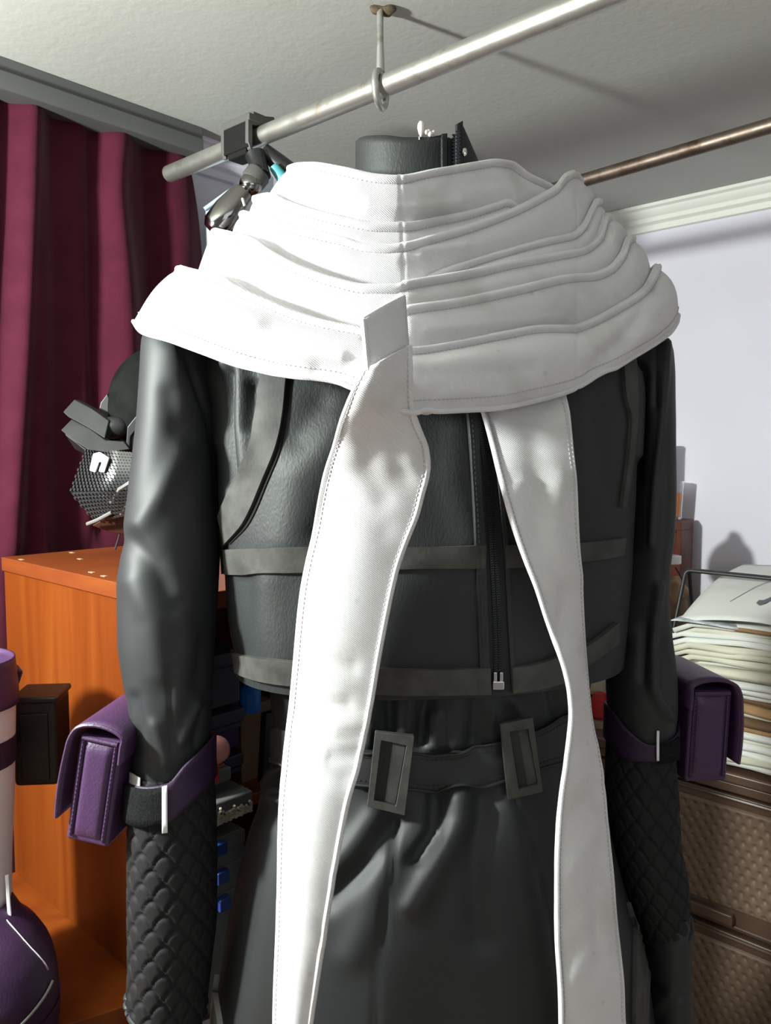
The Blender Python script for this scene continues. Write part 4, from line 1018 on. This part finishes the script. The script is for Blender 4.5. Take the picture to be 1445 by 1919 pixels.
MB().tube([neck(786, 256), neck(786, 262)], .0006, 6).build('shaft', M['nickel'], pn_)

# sleeves
def sleeve(name, lv, m, fl, noise_seed, yc_tilt=None, lab=None):
    S = ringpath(fine(lv, m), 96)
    S = folds(S, outn(S), fl)
    S += outn(S)*vnoise(S, 24, noise_seed)[..., None]*.0015
    grid(name, S, M['satin'], jk, cu=True, label=lab)
    return S
SL = sleeve('sleeve', [(590, 318, 400, .865, .030), (615, 288, 420, .86, .052), (645, 274, 420, .855, .064), (700, 271, 416, .85, .066), (780, 264, 412, .845, .064), (870, 251, 411, .84, .062), (950, 240, 412, .835, .062), (1030, 231, 411, .83, .061),
      (1110, 224, 408, .825, .060), (1190, 224, 403, .82, .057), (1260, 231, 399, .815, .053), (1320, 242, 395, .81, .050), (1380, 249, 392, .808, .049), (1450, 250, 392, .806, .047)], 150,
      [([(336, 640), (365, 720), (392, 790), (405, 860), (408, 940)], 5, -0.0037), ([(330, 660), (340, 760)], 26, 0.0031), ([(262, 980), (300, 930), (340, 850)], 22, 0.0043), ([(244, 1016), (290, 1060), (330, 1130)], 20, -0.0050),
       ([(320, 740), (330, 800)], 20, -0.0031), ([(248, 1090), (290, 1160), (300, 1260)], 24, 0.0037), ([(330, 1120), (350, 1200), (330, 1320)], 22, 0.0031), ([(318, 1250), (322, 1400)], 5, -0.0019),
       ([(340, 1390), (352, 1360), (372, 1320)], 8, 0.0043), ([(365, 1395), (380, 1330)], 6, -0.0037), ([(255, 1400), (262, 1360), (252, 1310)], 12, -0.0037), ([(290, 1360), (310, 1425)], 12, 0.0031), ([(380, 1200), (370, 1280)], 14, -0.0025)], 11,
      lab='left sleeve, its outer side brightly lit')
SRt = sleeve('sleeve', [(610, 1175, 1205, .96, .012), (635, 1162, 1235, .955, .035), (665, 1158, 1252, .95, .052), (720, 1160, 1252, .94, .060), (800, 1168, 1254, .925, .060), (900, 1170, 1255, .92, .060), (1000, 1166, 1252, .915, .058), (1060, 1160, 1246, .912, .056),
      (1120, 1153, 1246, .91, .055), (1180, 1147, 1252, .908, .054), (1250, 1140, 1260, .905, .054), (1310, 1142, 1262, .90, .052), (1350, 1148, 1259, .90, .050), (1420, 1150, 1255, .90, .046)], 140,
      [([(1250, 640), (1240, 800), (1228, 900), (1220, 1020)], 6, .004), ([(1232, 640), (1228, 760)], 8, -.005), ([(1205, 700), (1190, 900)], 14, -.006), ([(1235, 1100), (1222, 1200), (1225, 1290), (1250, 1340)], 9, .008),
       ([(1210, 1180), (1206, 1270)], 10, -.006), ([(1245, 1200), (1244, 1310)], 10, -.005), ([(1180, 1050), (1175, 1180)], 16, .005)], 13, lab='right sleeve in the shade')

# ------------------------------------------------------------------ quilted forearm bracers, purple straps and pouches
def scales(S, pitch, wid, amp, z0):
    nu, nv = S.shape[:2]; out = S.copy(); n = outn(S)
    d = np.linalg.norm(np.roll(S, -1, 0)-S, axis=-1); s = np.cumsum(d, 0)-d; per = s[-1:]+d[-1:]
    k = np.maximum(4, np.round(per.mean()/wid)); s = s/per*k
    z = (S[..., 2]-z0)/pitch
    best = np.full(z.shape, 9.0)
    for dr in (-1, 0, 1, 2):
        r = np.floor(z)+dr; fx = (s+.5*(r % 2)) % 1-.5
        arc = r+1.0-.95*(2*np.abs(fx))**2.2
        best = np.minimum(best, np.abs(z-arc))
    h = 1-np.exp(-(best/.16)**2)
    return out+n*((h-1)*amp)[..., None]
def bracer(name, lab, lv, tilt, base_label):
    S = ringpath(fine(lv, 210), 150)
    zb = S[:, -1, 2].mean()
    c = S.mean(0)
    # slanted lower edge
    f = np.linspace(0, 1, S.shape[1])[None, :]
    S[..., 2] += tilt*(S[..., 0]-c[None, :, 0])*f**2
    S = scales(S, .0150, .0235, .0028, S[..., 2].min())
    t = thing(name, lab, 'bracer', np.array([c[-1, 0], c[-1, 1], zb]), 'bracers')
    t.pop('group', None) if 'group' in t else None
    grid('quilted_cuff', S, M['quilt'], t, cu=True)
    MB().tube(S[:, -1], .0026, 8, closed=True).build('binding', M['satin'], t, smooth=True)
    return t, S
bl_lv = [(1428, 247, 397, .806, .052), (1500, 244, 402, .803, .055), (1600, 243, 405, .80, .056), (1700, 243, 405, .797, .056), (1800, 244, 394, .794, .053), (1878, 241, 384, .79, .050)]
bt1, SB1 = bracer('bracer', 'black fish-scale quilted bracer on the left forearm, lit along its outer edge', bl_lv, -.34, '')
br_lv = [(1352, 1140, 1262, .90, .048), (1420, 1138, 1262, .898, .050), (1480, 1137, 1266, .895, .052), (1580, 1152, 1270, .89, .053), (1650, 1172, 1282, .885, .052), (1733, 1208, 1289, .88, .044)]
bt2, SB2 = bracer('bracer', 'black fish-scale quilted bracer on the right forearm in deep shade', br_lv, .55, '')
# folded cuff corner on the right bracer, and the glove sleeves below the bracers
MB().prism([W(1276, 1645, .865), W(1286, 1655, .862), W(1290, 1712, .862), W(1276, 1718, .86)], (0, .012, 0)).build('cuff_tab', M['satin'], bt2, bevel=.003)
g1 = ringpath(fine([(1850, 250, 378, .79, .044), (1900, 252, 378, .787, .042), (1980, 258, 374, .785, .038), (2060, 262, 368, .785, .034), (2110, 285, 345, .785, .015)], 30), 60)
grid('under_sleeve', g1, M['satin'], bt1, cu=True)
g2 = ringpath(fine([(1690, 1216, 1287, .878, .040), (1760, 1213, 1288, .875, .040), (1850, 1214, 1291, .87, .041), (1920, 1218, 1300, .868, .043), (2000, 1222, 1306, .868, .04), (2060, 1245, 1285, .868, .016)], 50), 60)
g2 = folds(g2, outn(g2), [([(1215, 1840), (1250, 1870), (1290, 1865)], 8, -.004), ([(1216, 1760), (1285, 1780)], 20, .003), ([(1222, 1890), (1260, 1860)], 8, .004)])
grid('under_sleeve', g2, M['satin'], bt2, cu=True)

def strap_ring(name, yt, yb, lv, grow, mat, parent, n=100, m=8, th0=0, th1=2*PI, thick=.003, **kw):
    L = np.array(lv, float); th = np.linspace(th0, th1, n, endpoint=abs(th1-th0-2*PI) > .01); P_ = np.zeros((n, m, 3))
    for i, a in enumerate(th):
        for j in range(m):
            fx = (1-math.cos(a))/2; x = yt[0][0]+(yt[-1][0]-yt[0][0])*fx
            y = (1-j/(m-1))*float(interp(yt, x))+j/(m-1)*float(interp(yb, x))
            r = [np.interp(y, L[:, 0], L[:, k]) for k in range(1, 5)]
            l_, r_ = W(r[0], y, r[2]), W(r[1], y, r[2]); c = (l_+r_)/2; rx = (r_[0]-l_[0])/2+grow
            P_[i, j] = [c[0]-rx*math.cos(a), c[1]-(r[3]+grow)*math.sin(a), c[2]]
    closed = abs(abs(th1-th0)-2*PI) < .01
    return grid(name, P_, mat, parent, cu=closed, solid=thick, off=1, flip=False, **kw), P_

def pouch(lab, corners, depth, dlen, yaw, side, mirror_label):
    """corners: end face TL, TR, BR, BL in pixels at the given distance"""
    tl_, tr_, br__, bl__ = [W(x, y, depth) for x, y in corners]
    c = (tl_+tr_+br__+bl__)/4
    R = ((tr_-tl_)+(br__-bl__))/2; hw = np.linalg.norm(R)/2; R = R/(2*hw)
    R = np.array([R[0]*math.cos(yaw), R[0]*math.sin(yaw), R[2]]); R /= np.linalg.norm(R)
    U = ((tl_-bl__)+(tr_-br__))/2; hh = np.linalg.norm(U)/2; U = U/(2*hh); U = U-R*np.dot(U, R); U /= np.linalg.norm(U)
    D = np.cross(U, R); D = D if D[1] > 0 else -D
    t = thing('pouch', lab, 'pouch', c-U*hh)
    MB().box(c+D*dlen/2, R*hw, D*dlen/2, U*hh).build('body', M['purple'], t, bevel=.004, seg=3)
    # raised end panel with a shallow pillow shape
    nu, nv = 12, 24; P_ = np.zeros((nu, nv, 3))
    for i in range(nu):
        for j in range(nv):
            u, v = i/(nu-1)*2-1, j/(nv-1)*2-1
            pil = .004*((1-u**6)*(1-v**8))**.6
            P_[i, j] = c+R*u*(hw-.0085)+U*v*(hh-.007)-D*(.0006+pil)
    grid('end_panel', P_, M['purple'], t)
    for sx in (-1, 1):
        pth = [c+R*sx*(hw-.0055)+U*v*(hh-.006)-D*.001 for v in np.linspace(-1, 1, 20)]
        MB().tube(pth, .0018, 6).build('piping', M['purple'], t, smooth=True)
        stitches('stitching', [p-D*.0016 for p in pth], np.tile(-D, (20, 1)), M['purple_dark'], t, .0045, .0025)
    pth = [c+R*u*(hw-.004)+U*(hh-.003)-D*.001 for u in np.linspace(-1, 1, 12)]
    MB().tube(pth, .0026, 8).build('top_piping', M['purple'], t, smooth=True)
    # flap: over the top, down the far side
    prof = []; s = side
    prof.append(c-R*s*(hw+.002)+U*(hh-.020)); prof.append(c-R*s*(hw+.0015)+U*(hh-.002))
    for a in np.linspace(0, 1, 9):
        ang = PI*(.12+.76*a); prof.append(c-R*s*math.cos(ang)*(hw+.004)+U*(hh+.001+.0125*math.sin(ang)))
    for v in np.linspace(.86, -.58, 9): prof.append(c+R*s*(hw+.007+.004*math.sin((v+1)*1.6))+U*v*hh)
    prof = resample(prof, 44)
    ex_ = np.linspace(-.006, dlen+.004, 10)
    FP = np.array([[p+D*e for e in ex_] for p in prof])
    grid('flap', FP, M['purple'], t, solid=.0036, off=0)
    MB().tube(FP[:, 0], .0019, 6).build('flap_edge', M['purple'], t, smooth=True)
    return t, c, R, U, D, hw, hh
p1 = pouch('purple leatherette pouch strapped to the left forearm in front of the orange cabinet', [(129, 1372), (213, 1388), (222, 1590), (138, 1578)], .755, .095, -.12, -1, '')
p2 = pouch('dark purple pouch strapped to the right forearm in front of the paper piles', [(1284, 1290), (1380, 1298), (1362, 1464), (1288, 1466)], .885, .10, .15, 1, '')
# flaps on the outer side: left pouch flap hangs on its left, right pouch flap on its right
yt1 = [(233, 1442), (262, 1438), (335, 1428), (360, 1404), (396, 1378)]; yb1 = [(233, 1510), (262, 1506), (328, 1497), (360, 1478), (402, 1452)]
strap_ring('strap', yt1, yb1, bl_lv[:1]+bl_lv, .0035, M['purple_dark'], p1[0])
vel_t = [(233, 1443), (262, 1439), (335, 1430), (396, 1380)]; vel_b = [(233, 1507), (262, 1504), (328, 1495), (402, 1450)]
strap_ring('velcro_patch', vel_t, vel_b, bl_lv, .0068, M['velcro'], p1[0], 30, 6, .62, 1.72, .002, label='black velcro patch')
so, SP = strap_ring('strap_binding', [(233, 1443), (335, 1427), (396, 1378)], [(233, 1507), (328, 1508), (402, 1450)], bl_lv, .0085, M['white_thread'], p1[0], 4, 6, 1.70, 1.80, .001, label='white frayed strap end')
strap_ring('inner_lining', [(233, 1430), (262, 1420), (300, 1424), (396, 1380)], [(233, 1450), (262, 1446), (300, 1440), (396, 1440)], bl_lv, .0022, M['tan_strap'], p1[0], 20, 4, .72, 1.15, .001, label='pale lining peeking over the strap')
MB().lathe(W(229, 1485, .775), [(.003, 0), (.0055, .001), (.0055, .005), (.002, .007), (.002, .012)], 14, (-1, -.2, 0)).build('rivet', M['nickel'], p1[0], smooth=True)
yt2 = [(1141, 1318), (1160, 1345), (1195, 1366), (1264, 1352)]; yb2 = [(1141, 1385), (1160, 1400), (1195, 1395), (1264, 1398)]
br2 = [(1290, 1141, 1262, .902, .050)]+br_lv
strap_ring('strap', yt2, yb2, br2, .0035, M['purple_dark'], p2[0])
strap_ring('velcro_patch', [(1141, 1335), (1200, 1364), (1264, 1354)], [(1141, 1390), (1200, 1396), (1264, 1398)], br2, .0065, M['velcro'], p2[0], 24, 5, 1.62, 2.35, .002, label='black velcro patch')
strap_ring('strap_binding', [(1141, 1335), (1200, 1338), (1264, 1352)], [(1141, 1385), (1198, 1390), (1264, 1398)], br2, .0078, M['white_thread'], p2[0], 4, 6, 1.56, 1.62, .001, label='white frayed strap end')

# ------------------------------------------------------------------ white layered scarf collar
NB, NF = 420, 120
def col_loop(line, b, bf=None, yaw=.045, yc=YC, grow=0.0, dyp=0.0, dip=.02):
    line = sorted(line); xl, xr = line[0][0], line[-1][0]; pc, a = (xl+xr)/2, (xr-xl)/2
    th = np.linspace(0, PI, NB); px = pc-a*np.cos(th); py = interp(line, px)+dyp*np.sin(th)**.5
    P_ = np.zeros((NB+NF, 3))
    for i in range(NB):
        c = -math.cos(th[i]); s = math.sin(th[i])
        cq = (px[i]-757)/((xr-757) if px[i] > 757 else (757-xl)); s2 = math.sqrt(max(0, 1-cq*cq)); k2 = (.38 if b > .18 else .32) if px[i] > 757 else .12; P_[i] = W(px[i], py[i], yc+yaw*c-b*((1-k2)*s2+k2*(1-abs(cq))))
    p0, p1_ = P_[0], P_[NB-1]; bf = bf or b*1.0
    for k in range(NF):
        f = (k+1)/(NF+1); a_ = PI*f; m = (p0+p1_)/2; h = (p1_-p0)/2
        P_[NB+k] = m+h*math.cos(a_)+np.array([0, bf*math.sin(a_), -dip*math.sin(a_)])
    c = P_.mean(0); N_ = P_-c; N_[:, 2] = 0; N_ /= np.linalg.norm(N_, axis=1, keepdims=True)
    return P_+N_*grow, N_
L0 = [(545, 309), (558, 305.5), (583, 304.5), (642, 313), (711, 327), (746, 329), (815, 317), (900, 303), (930, 299), (957, 302), (990, 324), (1024, 341), (1045, 356), (1062, 380)]
LB_ = [(480, 366), (500, 362), (540, 378), (590, 394), (632, 404), (670, 412), (707, 417), (757, 417), (820, 407), (885, 394), (935, 379), (952, 374), (972, 385), (1010, 396), (1070, 404)]
LC = [(455, 395), (480, 402), (520, 414), (614, 437), (644, 444), (681, 455), (726, 459), (757, 455), (809, 441), (892, 417), (960, 392), (1022, 361), (1045, 347), (1064, 325), (1077, 320), (1087, 334)]
LD = [(402, 428), (440, 437), (479, 450), (502, 467), (576, 503), (632, 522), (688, 533), (740, 533), (759, 527), (835, 514), (892, 504), (949, 491), (1020, 478), (1075, 468), (1094, 463), (1121, 440), (1134, 404), (1139, 402)]
LC2 = [(418, 432), (502, 480), (576, 517), (632, 537), (688, 548), (757, 545), (809, 513), (892, 485), (949, 468), (1022, 448), (1075, 436), (1094, 420), (1110, 390), (1119, 374), (1124, 372)]
LE = [(337, 498), (350, 502), (419, 519), (464, 546), (513, 567), (558, 585), (606, 600), (644, 608), (679, 615), (720, 636), (767, 651), (854, 640), (946, 621), (1022, 609), (1075, 610), (1098, 603), (1159, 572), (1208, 538), (1225, 508), (1231, 495)]
LD2 = [(350, 515), (419, 532), (464, 559), (513, 580), (558, 598), (644, 618), (700, 610), (740, 580), (763, 573), (854, 560), (968, 537), (1079, 514), (1105, 513), (1143, 500), (1165, 475), (1178, 444), (1186, 441)]
LH = [(253, 605), (262, 616), (273, 624), (333, 644), (389, 665), (464, 691), (531, 706), (614, 717), (655, 728), (700, 748), (772, 776), (790, 775), (904, 770), (968, 760), (1056, 737), (1105, 714), (1178, 672), (1250, 628), (1266, 606), (1269, 592)]
order = [(L0, .108), (LB_, .122), (LC, .130), (LC2, .140), (LD, .156), (LD2, .168), (LE, .186), (LH, .214)]
sc = thing('scarf', 'white twill scarf collar of layered stitched bands with two long hanging ends', 'scarf', np.array([0.03, YC-.19, EYE]))
loops = [col_loop(l, b) for l, b in order]
WSEAM = [757, 1080]
allT = []
for i in range(len(order)-1):
    T, Nn_ = loops[i]
    Bt = col_loop(order[i+1][0], order[i+1][1], grow=-.009, dyp=0)[0].copy(); Bt[:, 2] -= .012
    last = i == len(order)-2
    if last: Bt = loops[i+1][0].copy()
    dv = Bt-T; Ln = np.linalg.norm(dv, axis=1, keepdims=True); dn = dv/(Ln+1e-9)
    nrm = Nn_*1.0
    tang = np.roll(T, -1, 0)-np.roll(T, 1, 0); nr = np.cross(tang, dn); nr /= np.linalg.norm(nr, axis=1, keepdims=True)+1e-9
    nr *= np.sign((nr*Nn_).sum(1, keepdims=True)); nrm = nr
    rows = [T-Nn_*.0055-Z3*.020, T-Nn_*.0045-Z3*.004, T-Nn_*.0030+Z3*.0002, T-Nn_*.0008+Z3*.0009, T+Nn_*.0016+Z3*.0002]
    for d, o in ((.0015, .0030), (.0035, .0036), (.0055, .0032), (.0072, .0018), (.0082, .0008), (.0093, .0014)):
        rows.append(T+dn*np.minimum(d, Ln*.5)+nrm*o)
    st_row = len(rows)-2
    nbody = 18
    for k in range(1, nbody+1):
        f = k/nbody; d0 = np.minimum(.0105, Ln*.52); q_ = d0+(Ln-d0)*f
        sw = np.ones((NB+NF, 1))*.4; sw[:NB, 0] = .25+.75*np.sin(np.linspace(0, PI, NB)); sw[NB//2:NB+20] = np.maximum(sw[NB//2:NB+20], .7)
        bul = (.0055 if not last else .011)*math.sin(PI*f**.85)*np.minimum(1, Ln/.03)*sw
        rows.append(T+dn*q_+nrm*(.002+bul))
    if last:
        rows.append(Bt+nrm*.001-Nn_*.003+Z3*.0005); rows.append(Bt-dn*.010-nrm*.005); rows.append(Bt-dn*.030-nrm*.006)
    G = np.stack(rows, 1)
    nn = outn(G)
    # soft wrinkles, vertical seams
    G[:, 5:] += (nn*(vnoise(G*np.array([1, 1, 3.0]), 16, 30+i)*.0009+vnoise(G*np.array([1, 1, .6]), 45, 50+i)*.0006)[..., None])[:, 5:]
    px, py = proj(G)
    back = np.zeros(len(G)); back[:NB] = 1
    for xs_, x_slope in ((757, .04), (1082, .0)):
        cx = xs_+x_slope*(py-520)
        dd_ = -.0008*np.exp(-((px-cx)/3.0)**2)
        G += nn*(dd_*back[:, None])[..., None]
    fl_ = [([(800, 620), (940, 606), (1060, 590)], 10, .0015), ([(800, 700), (1000, 690)], 16, -.0025), ([(830, 740), (880, 735), (960, 742)], 10, .0025), ([(775, 700), (790, 740), (800, 765)], 12, -.004),
           ([(1110, 690), (1160, 640), (1200, 590)], 14, -.004), ([(1150, 680), (1220, 620)], 14, .003), ([(690, 385), (760, 392), (860, 380)], 10, .003), ([(790, 470), (870, 462)], 9, .0025),
           ([(640, 480), (740, 490)], 14, .002), ([(560, 660), (640, 668)], 12, .004), ([(470, 650), (520, 672)], 12, -.003), ([(535, 688), (580, 694)], 14, -.004), ([(600, 694), (640, 702)], 15, -.005), ([(480, 672), (510, 680)], 12, -.003), ([(380, 560), (480, 610)], 18, .004), ([(850, 345), (960, 335)], 14, -.002)]
    G2 = folds(G, nn, fl_); G[:NB] = G2[:NB]
    bo = grid('collar_band', G, M['cloth'], sc, cu=True, flip=True)
    stitches('stitching', G[:NB, st_row]+nn[:NB, st_row]*.0002, nn[:NB, st_row], M['thread'], bo, .0044, .0028, .00045)
    if last:
        MB().tube(np.concatenate([G[:, -4]])+0*Z3, .0024, 8, closed=True).build('hem_piping', M['cloth'], bo, smooth=True)
        stitches('stitching', G[:NB, -7]+nn[:NB, -7]*.0003, nn[:NB, -7], M['thread'], bo, .0044, .0028, .00045)

# hanging ends
def scarf_end(lab, eL, eR, dep, tw, nu, nv, fl, seed, pipeL=.0030, pipeR=.0032, dpipe=False, bow=.004):
    """eL, eR: edges in pixels; dep(t): mid distance; tw(t): how much nearer the left edge is than the right"""
    a, b_ = resample(eL, nu), resample(eR, nu); P_ = np.zeros((nu, nv, 3))
    for i in range(nu):
        y = (a[i, 1]+b_[i, 1])/2; d0 = float(interp(dep, y)); t_ = float(interp(tw, y))
        for j in range(nv):
            f = j/(nv-1); p = a[i]+(b_[i]-a[i])*f
            P_[i, j] = W(p[0], p[1], d0-t_*(.5-f)*2-bow*math.sin(PI*f**.8))
    n = gnormals(P_); n *= np.sign(-n[..., 1:2])
    P_ = folds(P_, n, fl)
    P_ += n*(vnoise(P_, 30, seed)*.0016)[..., None]
    o = grid('scarf_end', P_, M['cloth'], sc, solid=.0022, off=0, label=lab)
    n = gnormals(P_); n *= np.sign(-n[..., 1:2])
    for j, r in ((0, pipeL), (nv-1, pipeR)):
        MB().tube(P_[:, j], r, 8).build('edge_piping', M['cloth'], o, smooth=True)
        jj = 1 if j == 0 else nv-2
        stitches('stitching', P_[:, jj]+n[:, jj]*.0012, n[:, jj], M['thread'], o, .0044, .0028, .00045)
    if dpipe:
        MB().tube(P_[:, 0]*.8+P_[:, 1]*.2+n[:, 0]*.0022+np.array([-.0005, 0, 0]), .0018, 8).build('edge_piping', M['cloth'], o, smooth=True)
    return o, P_
eL1 = [(688, 690), (662, 735), (642, 782), (624, 845), (609, 890), (600, 935), (590, 1000), (577, 1060), (568, 1110), (557, 1200), (547, 1300), (538, 1400), (531, 1500), (523, 1640), (519, 1750), (517, 1919), (517, 1990), (520, 2240), (522, 2300)]
eR1 = [(765, 648), (768, 700), (773, 770), (785, 812), (798, 842), (801, 870), (794, 905), (781, 960), (761, 1010), (743, 1060), (731, 1110), (721, 1160), (708, 1230), (695, 1310), (681, 1380), (668, 1440), (650, 1500), (636, 1570), (621, 1660), (606, 1750), (592, 1840), (580, 1919), (572, 1990), (548, 2240), (540, 2300)]
scarf_end('left scarf end, glowing white where the lamp strikes it', eL1, eR1,
          [(640, .648), (700, .648), (760, .656), (830, .680), (900, .692), (1100, .700), (1300, .700), (1500, .690), (1700, .682), (2000, .672), (2310, .662)],
          [(640, .012), (720, .008), (800, .004), (900, -.003), (1000, -.006), (1300, -.008), (1700, -.008), (2000, -.007)], 130, 26,
          [([(790, 790), (770, 860), (790, 900)], 20, 0.0036), ([(700, 800), (690, 880), (720, 930)], 24, -0.0024), ([(640, 860), (720, 880)], 22, 0.0018), ([(660, 940), (720, 990)], 24, -0.0018),
           ([(600, 1240), (660, 1250)], 14, -0.0024), ([(570, 1330), (650, 1322)], 14, -0.0027), ([(630, 1360), (690, 1352)], 8, 0.0024), ([(620, 1420), (670, 1415)], 9, -0.0024), ([(560, 1440), (640, 1460)], 18, -0.0018), ([(560, 1600), (620, 1640)], 16, -0.0018), ([(540, 1700), (600, 1760)], 14, 0.0018)], 71, bow=.011)
eL2 = [(900, 756), (907, 774), (925, 838), (935, 880), (945, 920), (960, 975), (975, 1020), (990, 1060), (1006, 1100), (1026, 1160), (1046, 1215), (1059, 1255), (1068, 1300), (1071, 1340), (1068, 1380), (1060, 1440), (1052, 1500), (1047, 1560), (1044, 1640), (1045, 1750), (1050, 1850), (1052, 1919), (1053, 1990), (1058, 2240), (1060, 2300)]
eR2 = [(1054, 724), (1058, 742), (1066, 780), (1073, 860), (1078, 930), (1083, 1000), (1086, 1060), (1091, 1120), (1097, 1190), (1101, 1270), (1108, 1330), (1118, 1390), (1127, 1450), (1133, 1510), (1143, 1600), (1153, 1700), (1162, 1800), (1168, 1860), (1172, 1919), (1178, 1990), (1196, 2240), (1200, 2300)]
scarf_end('right scarf end, pale grey in the shade with a bright piped edge', eL2, eR2,
          [(740, .768), (790, .752), (880, .732), (1000, .722), (1300, .725), (1500, .718), (1700, .705), (2000, .692), (2310, .680)], [(720, .006), (1000, .012), (1300, .012), (2000, .010)], 130, 22,
          [([(985, 900), (960, 930)], 8, .002), ([(1000, 800), (1010, 1000)], 26, -.003), ([(1050, 900), (1040, 1000), (1070, 1080)], 20, .003), ([(1060, 1100), (1050, 1200)], 14, -.003), ([(1060, 1440), (1110, 1400)], 12, .0012), ([(1060, 1540), (1120, 1470)], 14, -.0014),
           ([(1055, 1640), (1120, 1560)], 16, .0014), ([(1060, 1720), (1100, 1700)], 18, -.0014), ([(1110, 1640), (1120, 1800)], 10, -.0016), ([(1070, 1830), (1130, 1760)], 16, .0014)], 72, .0028, .0016, True)
# short folded tab over the knot
tb3 = [W(681, 598, .634), W(757, 556, .668), W(764, 650, .660), W(690, 694, .636)]
TP = np.array([[(tb3[0]*(1-u)+tb3[1]*u)*(1-v)+(tb3[3]*(1-u)+tb3[2]*u)*v+np.array([0, -.003*math.sin(PI*u), 0]) for v in np.linspace(0, 1, 10)] for u in np.linspace(0, 1, 10)])
tbo = grid('tab', TP, M['cloth'], sc, solid=.004, off=0, label='folded tab at the centre of the collar')
MB().tube(list(TP[0]), .0026, 8).build('edge_piping', M['cloth'], tbo, smooth=True)
MB().tube(list(TP[:, -1]), .0020, 8).build('edge_piping', M['cloth'], tbo, smooth=True)
MB().tube(list(TP[:, 0]), .0018, 8).build('edge_piping', M['cloth'], tbo, smooth=True)
